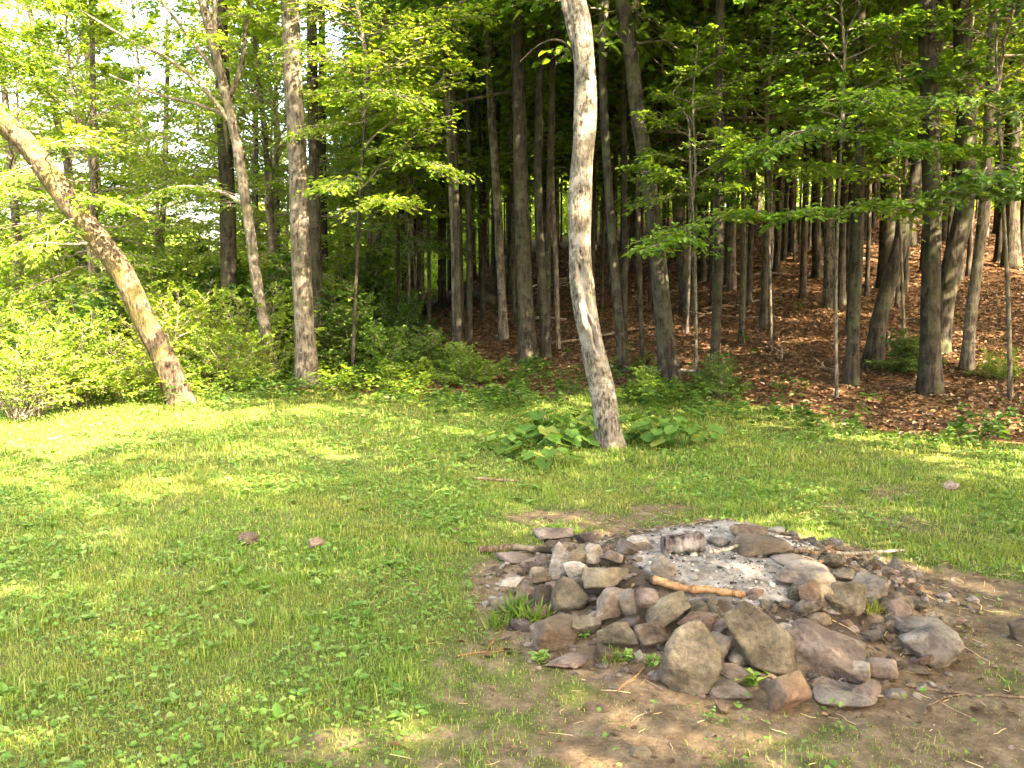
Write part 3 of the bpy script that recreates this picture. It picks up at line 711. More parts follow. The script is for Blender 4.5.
def trunk_mesh(path, rad, sides, material, wob, seed, attrs=None, deform=None):
    V, F = tube(path, rad, sides, wob=wob, seed=seed)
    A = None
    if deform: V, A = deform(V, path, rad, sides)
    return MB().add(V, F).mesh('trunk', material, True, A)

def spline(P, n):
    P = np.asarray(P, float); k = len(P)
    ts = np.linspace(0, k - 1, n); out = []
    for t in ts:
        i = min(int(t), k - 2); f = t - i
        p0 = P[max(i - 1, 0)]; p1 = P[i]; p2 = P[i + 1]; p3 = P[min(i + 2, k - 1)]
        out.append(.5 * ((2 * p1) + (p2 - p0) * f + (2 * p0 - 5 * p1 + 4 * p2 - p3) * f ** 2 + (3 * p1 - p0 - 3 * p2 + p3) * f ** 3))
    return np.array(out)

def tree(pts, w, label, Y=None, Hh=15, crown_=None, cs=1.0, ch=None, material=BARK, name='tree', group=None, sides=14, wob=.06, depth_slope=0.0, n=46, deform=None, wtop=.45, flare=.55, cat='tree', seed=None):
    """trunk through image points at the distance of its foot; pts from the foot up; w = width in px above the flare"""
    u0, v0 = pts[0]
    if Y is None: B = on_ground(u0, v0)
    else:
        B = at_depth(u0, v0, Y); B[2] = float(height(B[0], B[1]))
    P = [B]
    for k, (u, v) in enumerate(pts[1:]):
        q = at_depth(u, v, B[1]); q = at_depth(u, v, B[1] + depth_slope * (q[2] - B[2])); P.append(q)
    P = np.array(P); r = w * np.linalg.norm(B - [0, 0, CAM_Z]) / FOC / 2
    top = P[-1]; d = unit(P[-1] - P[-2])
    d = unit(d + [0, 0, .6])
    if top[2] - B[2] < Hh:
        L = Hh - (top[2] - B[2]); P = np.vstack([P, top + d * L * .5 + [rng.normal(0, .1), rng.normal(0, .1), 0], top + d * L + [rng.normal(0, .25), rng.normal(0, .25), 0]])
    P = P - B
    S = spline(P, n); S[0, 2] -= .25
    z = S[:, 2] / max(S[-1, 2], .1)
    rr = r * (1 - (1 - wtop) * np.clip(z, 0, 1) ** 1.1) + r * flare * np.exp(-np.maximum(0, S[:, 2]) / (2.2 * r + .02))
    root = link(name, None, loc=B); root.empty_display_size = .2
    tag(root, label, cat, group)
    seed = seed or abs(int(u0 * 3 + v0))
    link('trunk', trunk_mesh(S, rr, sides, material, wob, seed, deform=deform), root)
    if crown_ is not None:
        me, hc = crown_; s = cs
        zc = ch if ch is not None else S[-1, 2] - hc * s * .85
        i = int(np.argmin(np.abs(S[:, 2] - zc)))
        link('crown', me, root, loc=(S[i, 0], S[i, 1], zc), rot=(0, 0, rng.uniform(0, 6.28)), scale=s)
    return root, S, B

def add_boughs(root, specs, leafm, seed, mats=None):
    """leafy boughs as parts of a tree: (z or foot px, tip px, distance of tip, spread, leaves, leaf size)"""
    for k, (a, b, spread, nl, size) in enumerate(specs):
        g = np.random.default_rng(seed + k); mb = MB()
        bough(mb, np.asarray(a) - np.array(root.location), np.asarray(b) - np.array(root.location), spread, nl, size, g, wr=.008)
        link('bough', mb.mesh('bough', [leafm, TWIG], False), root)

# --- the pale maple in the middle
def maple_deform(V, path, rad, sides):
    n = len(path); V = V.reshape(n, sides, 3); C = path[:, None]
    off = V - C; ang = np.arctan2(off[..., 0], -off[..., 1])          # 0 faces the camera
    z = path[:, 2][:, None] + 0 * ang; r = rad[:, None]
    scar = np.zeros(z.shape); shade_char = np.zeros(z.shape); disp = np.zeros(z.shape)
    for (zc, ac, hz, ha, dp) in ((1.74, -.15, .17, .50, .26), (1.42, .05, .22, .55, .34), (1.12, .22, .17, .30, .38)):
        q = np.sqrt(((z - zc) / hz) ** 2 + ((ang - ac) / ha) ** 2)
        disp -= dp * (1 - sm(.35, .95, q)); disp += .17 * np.exp(-((q - 1.15) / .22) ** 2)
        scar = np.maximum(scar, (1 - sm(.7, 1.15, q)) * .85)
    for (zc, ac, hz, ha) in ((1.30, .12, .10, .22), (1.10, .25, .13, .12), (1.84, -.2, .05, .2)):  # deep shade inside the hollows, painted as dark spots
        shade_char = np.maximum(shade_char, 1 - sm(.5, 1.0, np.sqrt(((z - zc) / hz) ** 2 + ((ang - ac) / ha) ** 2)))
    disp += .10 * np.sin(z * 2.6 + 1) * np.sin(ang + z) + .05 * np.sin(z * 7 + 2 * ang)
    gx = np.cos(ang) * 3; gy = np.sin(ang) * 3
    disp += .07 * (fnoise(gx * 2 + z * 1.1, gy * 2 + z * 3.1, 1.6, 7, 4) - .5) + .16 * np.exp(-np.maximum(z, 0) / .09) * (.6 + .5 * np.sin(5 * ang + 1))
    V = C + off * (1 + disp)[..., None]
    return V.reshape(-1, 3), {'scar': scar.ravel(), 'shade_char': shade_char.ravel()}
maple, S1, B1 = tree([(607, 446), (603, 400), (594, 352), (586, 312), (581, 270), (580, 230), (582, 180), (585, 125), (584, 70), (580, 25), (573, -10), (560, -120)], 23,
    'pale grey maple with a torn hollow in its crooked trunk, standing alone before the wood', Hh=10, crown_=HIGH[1], cs=.85, ch=6.5, material=BARK_M, name='maple_tree', sides=72, n=220, wob=.035, deform=maple_deform, wtop=.7, flare=.35)
# its stub of a second limb and a thin side branch
def limb(root, pts, Y, w0, w1, material, name='branch', ds=0.0, seed=0):
    Pp = np.array([at_depth(u, v, Y + ds * i) for i, (u, v) in enumerate(pts)]) - np.array(root.location)
    S = spline(Pp, 18); k = Y / FOC / 2
    V, F = tube(S, np.linspace(w0 * k, w1 * k, 18), 10, wob=.08, seed=seed)
    return link(name, MB().add(V, F).mesh(name, material, True), root)
limb(maple, [(583, 66), (575, 44), (569, 20), (563, -10), (552, -100)], B1[1] - .03, 9, 6, BARK_M)
limb(maple, [(577, 62), (566, 44), (552, 40), (536, 47), (520, 62)], B1[1], 3.2, 1.0, BARK)

# --- the leaning tree at the left edge
lean, S2, B2 = tree([(182, 404), (167, 363), (144, 317), (124, 275), (102, 244), (68, 201), (31, 150), (4, 124), (-40, 80)], 20.5,
    'tree leaning far over to the left, its lower trunk bleached by sun', Hh=7.5, crown_=LOW[0], cs=.85, ch=4.6, material=BARK_L, name='leaning_tree', sides=40, n=140, deform=rough_deform, wob=.07, wtop=.92, flare=.3)
limb(lean, [(100, 238), (80, 244), (40, 243), (10, 246)], B2[1] - .1, 3, 1.5, DEADWOOD)
add_boughs(lean, [(at_depth(66, 200, B2[1]), at_depth(120, 205, B2[1] - .8), .8, 330, .075), (at_depth(80, 215, B2[1]), at_depth(30, 250, B2[1] - 1), .8, 330, .075), (at_depth(40, 165, B2[1]), at_depth(90, 130, B2[1] - .9), .9, 330, .075), (at_depth(40, 165, B2[1]), at_depth(-20, 190, B2[1] - .9), .9, 330, .075)], LEAF_Y, 880)

# --- trunks at the left back of the lawn
thin, S3, B3 = tree([(277, 384), (268, 340), (258, 290), (252, 245), (245, 195), (236, 140), (226, 95), (217, 60), (205, 10), (190, -60)], 11,
    'slim pale trunk curving left, between the leaning tree and the thick straight trunk', Hh=11, crown_=LOW[2], cs=.8, ch=5.5, material=BARK_G, n=70, wtop=.6)
limb(thin, [(246, 205), (215, 190), (175, 187), (140, 200), (105, 212)], B3[1], 3.6, 1.6, DEADWOOD, ds=-.12)
add_boughs(thin, [(at_depth(236, 195, B3[1]), at_depth(170, 190, B3[1] - .9), .7, 300, .07), (at_depth(215, 190, B3[1] - .2), at_depth(120, 205, B3[1] - 1.0), .8, 340, .07)], LEAF_Y, 890)
limb(thin, [(236, 130), (205, 90), (170, 60), (130, 40), (80, 10)], B3[1], 5, 1.6, TWIG, ds=-.1)
limb(thin, [(234, 120), (200, 105), (160, 95), (110, 75)], B3[1], 4, 1.4, TWIG, ds=.1)
limb(thin, [(228, 98), (240, 70), (246, 30), (250, -20)], B3[1], 6, 3, BARK_G)
limb(thin, [(222, 80), (195, 45), (165, 5), (140, -30)], B3[1], 5, 2, TWIG, ds=.15)
thick, S4, B4 = tree([(307, 386), (304, 330), (301, 270), (299, 200), (296, 130), (292, 60), (290, 0), (288, -60)], 19,
    'thick straight grey trunk at the back left of the lawn', Hh=16, crown_=HIGH[0], cs=.9, material=BARK_G, n=110, sides=32, deform=rough_deform, wtop=.7)
tree([(318, 352), (316, 250), (313, 120), (311, 0)], 12, 'dark trunk directly behind the thick straight grey trunk', Y=16.5, Hh=16, crown_=HIGH[2], material=BARK)
tree([(325, 300), (323, 180), (322, 60), (322, 0)], 8, 'narrow dark trunk peeping out right of the thick grey trunk', Y=21, Hh=17, crown_=HIGH[3], material=BARK)
tree([(228, 330), (228, 220), (224, 120), (220, 0)], 16, 'mossy green trunk behind the slim curving one', Y=18, Hh=14, crown_=CONE[0], ch=3.5, material=BARK)

# --- the wood: trunks one can tell apart (foot px or distance, up the frame)
WOOD = [
 ([(504,340),(500,250),(496,180),(490,90),(488,0)], 9, None, 'slender dark trunk nearest to the fallen log in the wood'),
 ([(528,362),(524,280),(521,190),(519,90),(518,0)], 16, None, 'thick dark trunk left of the pale maple, heaviest of its cluster'),
 ([(546,358),(541,270),(538,180),(540,90),(542,0)], 9, None, 'slim trunk between the thick dark trunk and a thin pole'),
 ([(558,350),(556,270),(552,180),(553,90),(553,0)], 5, None, 'thin pole like trunk just left of the pale maple'),
 ([(623,372),(616,290),(610,210),(604,110),(602,0)], 9, None, 'slim lichen grey trunk just right of the pale maple'),
 ([(643,366),(640,290),(638,200),(637,120),(636,0)], 4.5, None, 'very thin sapling pole between slim grey trunk and heavy leaning trunk'),
 ([(671,384),(664,320),(657,250),(648,180),(637,110),(630,50),(622,0)], 17, None, 'heavy dark trunk leaning left, right of the pale maple'),
 ([(688,312),(680,240),(674,150),(669,60),(668,0)], 12, None, 'straight trunk behind the heavy leaning one'),
 ([(713,386),(717,310),(719,230),(720,120),(720,0)], 9.5, None, 'straight slim trunk standing alone at the foot of the leaf slope'),
 ([(732,290),(733,200),(735,90),(736,0)], 7, None, 'slim trunk up the slope right behind the lone straight one'),
 ([(745,302),(747,230),(749,120),(750,0)], 5, None, 'thin pole on the open leaf slope'),
 ([(817,278),(816,200),(817,100),(818,0)], 8, None, 'left trunk of the three standing together on mid slope'),
 ([(829,308),(829,230),(826,130),(824,0)], 10, None, 'middle trunk of the three standing together on mid slope'),
 ([(839,305),(841,230),(842,130),(841,0)], 9, None, 'right trunk of the three standing together on mid slope'),
 ([(851,384),(854,310),(858,240),(860,130),(861,0)], 11, None, 'trunk with two bright sunlit patches at the slope foot'),
 ([(872,366),(882,310),(895,265),(905,225),(918,170),(932,90),(942,0)], 14, None, 'trunk leaning right with sunlit upper side'),
 ([(930,392),(930,320),(932,230),(930,140),(928,60),(926,0)], 17, None, 'thickest dark trunk at the right, shading the bright sun patch'),
 ([(936,352),(943,310),(951,266),(960,230),(966,190),(966,100),(962,0)], 16, None, 'crooked sunlit trunk behind the thickest dark one at right'),
 ([(966,370),(970,320),(977,266),(984,200),(990,100),(994,0)], 9.5, None, 'slim trunk leaning right beside the bright sun patch'),
 ([(888,270),(889,150),(887,60),(885,0)], 14, 20, 'thick dark trunk high on the slope above the leaning pair'),
 ([(1010,290),(1012,180),(1015,80),(1018,0)], 12, 22, 'dark trunk far right near the upper slope'),
 ([(770,270),(768,160),(765,80),(762,0)], 8, 24, 'slim trunk left of the three on mid slope'),
 ([(792,262),(793,170),(796,80),(798,0)], 7, 27, 'slim trunk close left of the three on mid slope'),
 ([(590,300),(592,200),(594,90),(595,0)], 9, 20, 'dark trunk half hidden behind the pale maple'),
 ([(470,300),(468,200),(466,90),(465,0)], 6, 24, 'thin dark trunk above the fallen log'),
 ([(443,296),(443,200),(444,100),(445,0)], 6, 26, 'thin trunk left above the fallen log'),
 ([(412,290),(414,200),(416,100),(416,0)], 6, 27, 'thin trunk behind the left end of the fallen log'),
 ([(379,290),(377,230),(374,150),(372,0)], 9, 25, 'grey trunk in the leafy gap left of the fallen log'),
 ([(702,270),(700,150),(697,60),(695,0)], 8, 23, 'slim trunk right behind the heavy leaning one'),
 ([(910,250),(911,150),(912,60),(913,0)], 9, 26, 'dark trunk uphill between the thick slope trunk and the right group'),
 ([(948,240),(950,150),(953,60),(955,0)], 10, 27, 'dark trunk uphill behind the crooked sunlit trunk'),
 ([(1000,240),(1000,150),(1000,60),(999,0)], 9, 29, 'slim dark trunk uphill at the far right'),
]
for k, (pts, w, Yd, lab) in enumerate(WOOD):
    far = Yd is not None
    tree(pts, w, lab, Y=Yd, Hh=rng.uniform(14, 18), crown_=HIGH[k % 4], cs=rng.uniform(.9, 1.1), ch=rng.uniform(4.6, 7.5), material=BARK if k % 3 else BARK_G if w < 12 else BARK, group='trees of the dark wood', n=40, wob=.08)

# --- more trees farther back, copied from a few built ones (trunk and crown each copied)
def copy_tree(root, loc, rz, s, label, group):
    r = root.copy(); COL.objects.link(r); r.location = loc; r.rotation_euler = (0, 0, rz); r.scale = (s, s, s)
    r['label'] = label; r['group'] = group
    for ch in root.children:
        c = ch.copy(); COL.objects.link(c); c.parent = r
    return r
def proto(x, y, rtr, Hh, crown_, cs, ch, material, label, group):
    B = np.array([x, y, float(height(x, y))]); n = 30
    zz = np.linspace(-.3, Hh, n); g = np.random.default_rng(int(abs(x * 100) + abs(y * 10)))
    q = .006 + .08 * rtr; P = np.stack([np.cumsum(np.cumsum(g.normal(0, q * .25, n))) , np.cumsum(np.cumsum(g.normal(0, q * .25, n))), zz], 1)
    rr = rtr * (1 - .6 * np.clip(zz / Hh, 0, 1)) + rtr * .5 * np.exp(-np.maximum(0, zz) / (2.5 * rtr))
    root = tag(link('tree', None, loc=B), label, 'tree', group)
    link('trunk', trunk_mesh(P, rr, 12, material, .07, abs(int(x * 10))), root)
    i = int(np.argmin(np.abs(zz - ch)))
    link('crown', crown_[0], root, loc=(P[i, 0], P[i, 1], ch), scale=cs)
    return root

LB = 'slender dark trunk far back in the wood, one of many alike'
GB = 'trees far back in the wood'
# tall trees filling the canopy of the wood between the marked trunks
protos = [proto(x, y, r, H, HIGH[k % 4], (.95, .8, 1.0, .6)[k], (7, 9, 6.5, 10)[k], BARK, LB, GB) for k, (x, y, r, H) in enumerate([(9.5, 31, .08, 17), (4.2, 33, .065, 16), (-1.5, 34, .09, 18), (13.5, 33, .055, 15)])]
placed = [(p.location.x, p.location.y) for p in protos]
cnt = 0
while cnt < 190:
    y = rng.uniform(22, 48) if cnt % 4 else rng.uniform(15, 24); x = rng.uniform(-.14 * y, .68 * y + 2)
    if min((x - a) ** 2 + (y - b) ** 2 for a, b in placed) < 1.1: continue
    placed.append((x, y)); cnt += 1
    copy_tree(protos[cnt % 4], (x, y, float(height(x, y))), rng.uniform(0, 6.28), rng.uniform(.6, 1.1), LB, GB)

# understorey of the wood: saplings with layered leaves
LS = 'leafy sapling among the trunks of the wood, one of many alike'; GS = 'saplings in the wood'
sp = []
for k, (x, y) in enumerate([(3.2, 24.0), (8.2, 25.0), (-2.2, 20.0)]):
    sp.append(proto(x, y, .03, 5.2, SAP[k], 1.15, 1.9, BARK_G, LS, GS))
for k in range(84):
    y = rng.uniform(16, 46) if k % 2 else rng.uniform(32, 46); x = rng.uniform(-.2 * y, .62 * y)
    copy_tree(sp[k % 3], (x, y, float(height(x, y))), rng.uniform(0, 6.28), rng.uniform(1.1, 2.3), LS, GS)

# left side: leafy trees of the light thicket
LL = 'light green leafy tree in the sunny thicket at the left'; GL = 'trees of the sunny thicket'
lt = [proto(x, y, r, H, LOW[k], 1.0, ch, BARK_G, LL, GL) for k, (x, y, r, H, ch) in enumerate([(-8.6, 17.5, .10, 8, 1.4), (-5.2, 19.0, .09, 9, 2.2), (-11.5, 20.0, .12, 9, 1.6), (-7.0, 23.5, .12, 10, 2.4)])]
for k, (x, y, s) in enumerate([(-11.0, 26.5, 1.3), (-9.6, 28.5, 1.3), (-11.4, 23.0, 1.15), (-13.6, 28.0, 1.4), (-7.4, 27.0, 1.25), (-4.0, 23.5, .95), (-12.5, 26, .9), (-2.9, 27.0, 1.1), (-15.5, 24, 1.0), (-9.8, 30, 1.0), (-5.8, 31, 1.1), (-14.5, 34, 1.0), (-18.5, 33, 1.1), (-10.6, 40, 1.1), (-6.5, 42, 1.3), (-18.5, 43, 1.2), (-23, 38, 1.2), (-25, 48, 1.3), (-14, 50, 1.2), (-3.6, 44, 1.4), (-12.2, 17.2, .8)]):
    copy_tree(lt[k % 4], (x, y, float(height(x, y))), rng.uniform(0, 6.28), s, LL, GL)
# bright low maple hanging in from the left of the wood
mp_, Sm, Bm = tree([(352, 372), (356, 280), (362, 160), (372, 40), (380, -40)], 3.4, 'young maple with bright low boughs left of the dark wood', Y=14.2, Hh=9, crown_=LOW[1], cs=.72, ch=4.2, material=BARK, name='young_maple')
add_boughs(mp_, [(at_depth(364, 150, 14.2), at_depth(445, 170, 13.0), 1.1, 430, .085), (at_depth(364, 80, 14.2), at_depth(440, 40, 13.6), 1.2, 430, .085), (at_depth(364, 100, 14.2), at_depth(395, 95, 12.0), 1.1, 430, .085), (at_depth(360, 190, 14.2), at_depth(430, 120, 12.8), 1.0, 470, .085), (at_depth(362, 150, 14.2), at_depth(460, 70, 13.0), 1.1, 470, .085),
                 (at_depth(358, 210, 14.2), at_depth(400, 205, 12.4), .9, 380, .085), (at_depth(360, 180, 14.2), at_depth(330, 190, 12.5), .8, 360, .085),
                 (at_depth(362, 120, 14.2), at_depth(420, 30, 12.4), 1.1, 430, .085), (at_depth(362, 110, 14.2), at_depth(345, 60, 12.2), 1.0, 400, .085), (at_depth(362, 60, 14.2), at_depth(480, 10, 13.2), 1.2, 430, .085)], LEAF_Y, 900)
# understorey maples whose boughs layer across the right of the wood
um, Su, Bu = tree([(838, 372), (836, 300), (838, 220), (842, 130), (846, 40)], 3.2, 'understorey maple whose flat leafy boughs cross the right of the wood', Y=11.6, Hh=5.6, crown_=SAP[0], cs=.9, ch=3.4, material=BARK_G, name='understorey_maple', wtop=.35)
add_boughs(um, [(at_depth(838, 215, 11.6), at_depth(905, 203, 10.2), .75, 380, .085), (at_depth(838, 220, 11.6), at_depth(785, 214, 10.4), .7, 300, .085),
                (at_depth(842, 140, 11.6), at_depth(925, 150, 10.0), .95, 420, .09), (at_depth(842, 130, 11.6), at_depth(765, 150, 10.4), .95, 420, .09),
                (at_depth(843, 110, 11.6), at_depth(880, 95, 9.8), .9, 380, .09), (at_depth(842, 120, 11.6), at_depth(800, 110, 12.6), .9, 320, .09)], LEAF, 930)
um2, _, _ = tree([(1012, 372), (1008, 300), (1004, 220), (1000, 130), (996, 40)], 4, 'understorey maple at the right edge with drooping dark boughs', Y=11.0, Hh=5.5, crown_=SAP[2], cs=.9, ch=3.3, material=BARK_G, name='understorey_maple', wtop=.35)
add_boughs(um2, [(at_depth(1004, 190, 11), at_depth(945, 200, 9.8), .8, 380, .09), (at_depth(1002, 170, 11), at_depth(1040, 190, 9.6), .9, 380, .09), (at_depth(1000, 110, 11), at_depth(930, 100, 10), 1.0, 420, .09),
                 (at_depth(1000, 120, 11), at_depth(1050, 90, 10), 1.0, 420, .09), (at_depth(1003, 180, 11), at_depth(975, 180, 9.2), .8, 340, .09)], LEAF_D, 950)
um4, _, _ = tree([(905, 380), (903, 300), (900, 220), (898, 130), (896, 60)], 3, 'slim understorey maple between the thickest right trunk and the sunlit patched one', Y=12.6, Hh=5.4, crown_=SAP[0], cs=.8, ch=3.4, material=BARK_G, name='understorey_maple', wtop=.35)
add_boughs(um4, [(at_depth(899, 180, 12.6), at_depth(820, 175, 11.4), 1.0, 420, .09), (at_depth(899, 170, 12.6), at_depth(980, 150, 11.6), 1.0, 420, .09), (at_depth(898, 120, 12.6), at_depth(840, 70, 11.6), 1.0, 420, .09), (at_depth(898, 110, 12.6), at_depth(960, 60, 11.8), 1.0, 420, .09),
                 (at_depth(898, 130, 12.6), at_depth(890, 115, 10.8), 1.0, 420, .09), (at_depth(897, 80, 12.6), at_depth(900, 25, 11.4), 1.0, 420, .09)], LEAF, 990)
um5, _, _ = tree([(772, 350), (770, 280), (768, 200), (765, 110), (762, 40)], 3, 'slim understorey maple left of the three trunks on mid slope', Y=14.5, Hh=6.4, crown_=SAP[0], cs=1.4, ch=3.4, material=BARK_G, name='understorey_maple', wtop=.35)
add_boughs(um5, [(at_depth(768, 190, 14.5), at_depth(715, 185, 13.2), 1.1, 420, .095), (at_depth(768, 170, 14.5), at_depth(825, 165, 13.2), 1.1, 420, .095), (at_depth(766, 120, 14.5), at_depth(720, 90, 13.2), 1.1, 420, .095), (at_depth(766, 110, 14.5), at_depth(810, 70, 13.4), 1.1, 420, .095), (at_depth(764, 70, 14.5), at_depth(745, 20, 13.4), 1.1, 420, .095)], LEAF, 995)
um3, _, _ = tree([(697, 372), (696, 300), (694, 230), (690, 160), (688, 120)], 3, 'understorey maple with small bright boughs beside the heavy leaning trunk', Y=12.4, Hh=4.6, crown_=SAP[1], cs=.75, ch=2.7, material=BARK_G, name='understorey_maple', wtop=.35)
add_boughs(um3, [(at_depth(695, 240, 12.4), at_depth(640, 254, 11), .65, 260, .09), (at_depth(694, 225, 12.4), at_depth(752, 212, 11.2), .75, 300, .09), (at_depth(694, 230, 12.4), at_depth(682, 240, 10.9), .7, 280, .09),
                 (at_depth(692, 180, 12.4), at_depth(745, 150, 12), .8, 260, .09), (at_depth(692, 190, 12.4), at_depth(640, 165, 12), .7, 220, .09)], LEAF, 970)

# unseen trees beside and behind the camera, added to shade the clearing
LO = 'tall leafy tree out of view, added to shade the near side of the clearing'; GO = 'added shade trees out of view around the clearing'
ot = [proto(9.5, 3.0, .16, 15, HIGH[0], 1.1, 6.0, BARK, LO, GO), proto(6.4, 0.6, .10, 11.5, CLUMP[0], 1.2, 2.6, BARK, LO, GO), proto(4.6, -1.2, .11, 11, CLUMP[1], 1.25, 2.8, BARK, LO, GO)]
for k, x, y, s in [(2, 1.6, -3.4, .95), (0, 8.0, 5.4, .8), (0, 6.9, 3.4, .92), (2, 6.4, -3.6, 1.0), (1, 4.4, -5.6, .9), (0, 16.6, 2.6, 1.0), (1, 7.8, 2.0, .8), (0, 9.5, -5.5, .9), (0, 9.8, 10.2, .95), (0, 14.5, 9.5, 1.05), (0, 10.6, 11.0, 1.0), (0, 17.5, 13, 1.1), (0, 13.5, -3.0, .95), (0, 18.5, 0, 1.1), (0, 19, 8, 1.1), (0, 23, 17, 1.1), (1, 8.2, -1.4, .9), (0, 24, 4, 1.1), (0, 22, 24, 1.2), (0, -5, -10, .9)]:
    copy_tree(ot[k], (x, y, float(height(x, y))), rng.uniform(0, 6.28), s, LO, GO)

# far wood closing the horizon
mb = MB(); g = np.random.default_rng(77)
for k in range(90):
    y = g.uniform(60, 120); x = g.uniform(-.75 * y, .75 * y); H = g.uniform(11, 17) * (.6 if x < -.18 * y else 1.0); z0 = float(height(x, y)); n = 1300
    t = g.uniform(0.1, 1, n); rad = 3.6 * np.sin(np.pi * np.clip(t * .85 + .12, 0, 1)) * np.sqrt(g.uniform(.05, 1, n)); az = g.uniform(0, 6.28, n)
    P = np.stack([x + rad * np.cos(az), y + rad * np.sin(az), z0 + H * t], 1)
    leaves(mb, P, g.normal(0, 1, (n, 3)), g.normal(0, .6, (n, 3)) + [0, 0, 1], g.uniform(.35, .8, n), 0, g=g)
    V, F = tube(np.array([[x, y, z0 - .5], [x + .2, y, z0 + H * .5], [x, y, z0 + H]]), [.25, .18, .05], 6); mb.add(V, F, 1)
for k in range(60):
    y = g.uniform(50, 72); x = g.uniform(-.22 * y, .78 * y); H = g.uniform(5, 10); z0 = float(height(x, y)); n = 900
    t = g.uniform(0, 1, n); rad = 2.8 * np.sin(np.pi * np.clip(t * .8 + .18, 0, 1)) * np.sqrt(g.uniform(.05, 1, n)); az = g.uniform(0, 6.28, n)
    leaves(mb, np.stack([x + rad * np.cos(az), y + rad * np.sin(az), z0 + H * t], 1), g.normal(0, 1, (n, 3)), g.normal(0, .6, (n, 3)) + [0, 0, 1], g.uniform(.25, .5, n), 0, g=g)
tag(link('far_woods', mb.mesh('far_woods', [LEAF_Y, BARK], False)), 'far wood of pale green trees closing the view behind the trunks', 'woods', kind='stuff')

# ------------------------------------------------------------------ shrubs along the left edge
def shrub_mesh(seed, H, Rr, ns, size, leafm):
    g = np.random.default_rng(seed); mb = MB()
    for k in range(ns):
        az = g.uniform(0, 6.28); e = g.uniform(.25, 1.35); L = H * g.uniform(.6, 1.05)
        a = np.array([g.normal(0, .12 * Rr), g.normal(0, .12 * Rr), 0]); b = a + np.array([math.cos(az) * math.cos(e) * Rr * 1.2, math.sin(az) * math.cos(e) * Rr * 1.2, math.sin(e) * L])
        bough(mb, a, b, .42 * Rr + .15, 150, size, g, wr=.006, droop=.18, leafy=.2, flat=.25)
    return mb.mesh('shrub', [leafm, TWIG], False)
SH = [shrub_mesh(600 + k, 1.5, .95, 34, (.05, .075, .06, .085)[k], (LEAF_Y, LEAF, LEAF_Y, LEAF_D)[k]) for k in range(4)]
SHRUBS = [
 (20, 420, 0, 1.0, 'sunny low bush at the far left end of the lawn'), (75, 408, 2, 1.05, 'yellow green bush left of the foot of the leaning tree'), (128, 402, 0, .8, 'small bright bush touching the foot of the leaning tree'),
 (222, 392, 2, .75, 'bright bush between the leaning tree and the slim pale trunk'), (250, 388, 0, .6, 'small sunny bush at the foot of the slim pale trunk'),
 (345, 372, 3, 1.0, 'dark rounded bush right of the thick grey trunk'), (388, 374, 1, .6, 'mid green bush at the lawn edge right of the dark rounded bush'), (425, 376, 3, .55, 'low dark bush where the leaf slope begins'),
 (346, 350, 3, 1.0, 'tall dark bush behind the dark rounded bush'), (470, 384, 1, .5, 'small bush at the lawn edge below the thick dark trunk'),
 (355, 346, 3, 1.5, 'tall soft dark bush right of the narrow dark trunk'), (398, 350, 3, .85, 'dark leafy bush before the left end of the fallen log'),
 (905, 372, 3, .45, 'small bush at the foot of the trunk leaning right'), (1000, 380, 2, .35, 'tiny bright bush beside the bright sun patch at right'),
 (720, 396, 3, .4, 'small dark bush at the foot of the lone straight trunk'), (652, 402, 1, .4, 'small bush between the burdock and the heavy leaning trunk'),
]
for u, v, k, s, lab in SHRUBS:
    P = on_ground(u, v); o = link('bush', SH[k], loc=P - [0, 0, .03], rot=(0, 0, rng.uniform(0, 6.28)), scale=s * rng.uniform(.95, 1.05)); tag(o, lab, 'bush', 'bushes at the lawn edge')
LT = 'green bush in the dense thicket behind the left lawn edge'
for k, (x, y, s) in enumerate([(-8.6, 13.8, 1.2), (-7.4, 14.6, 1.3), (-6.0, 14.6, 1.3), (-4.6, 15.0, 1.25), (-9.8, 15.2, 1.5), (-8.2, 16.4, 1.7), (-6.6, 16.8, 1.7), (-5.0, 17.4, 1.6), (-11, 17.4, 1.8), (-9.4, 18.8, 2.0), (-7.4, 19.6, 2.0), (-5.4, 20.6, 2.0), (-12.6, 20, 2.1), (-10.4, 22.4, 2.2), (-7.8, 23.4, 2.2), (-5, 24.4, 2.1), (-14.6, 22.5, 2.2), (-12.5, 25.6, 2.4), (-16, 27, 2.4), (-9, 27, 2.4), (-5, 29, 2.3)]):
    o = link('bush', SH[(k * 7 + k // 3) % 4], loc=(x, y, float(height(x, y)) - .05), rot=(0, 0, rng.uniform(0, 6.28)), scale=s)
    tag(o, LT, 'bush', 'bushes of the left thicket')

mb = MB(); g = np.random.default_rng(66)
for k in range(46):
    az = g.uniform(0, 6.28); L_ = g.uniform(.6, 1.5); e = g.uniform(.4, 1.3); a = np.array([g.normal(0, .25), g.normal(0, .2), 0]); t = np.linspace(0, 1, 7)[:, None]
    d = np.array([math.cos(az) * math.cos(e), math.sin(az) * math.cos(e), math.sin(e)])
    V, F = tube(a + d * L_ * t + np.array([d[0], d[1], -.5]) * .5 * L_ * t ** 2 + np.cumsum(g.normal(0, .02, (7, 3)), 0), np.linspace(.009, .003, 7), 5); mb.add(V, F)
P = on_ground(118, 398); tag(link('dead_brush', mb.mesh('dead_brush', DEADWOOD, True), loc=P + [0, 1.0, .35]), 'tangle of bare dead twigs behind the leaning tree', 'dead brush', kind='stuff')

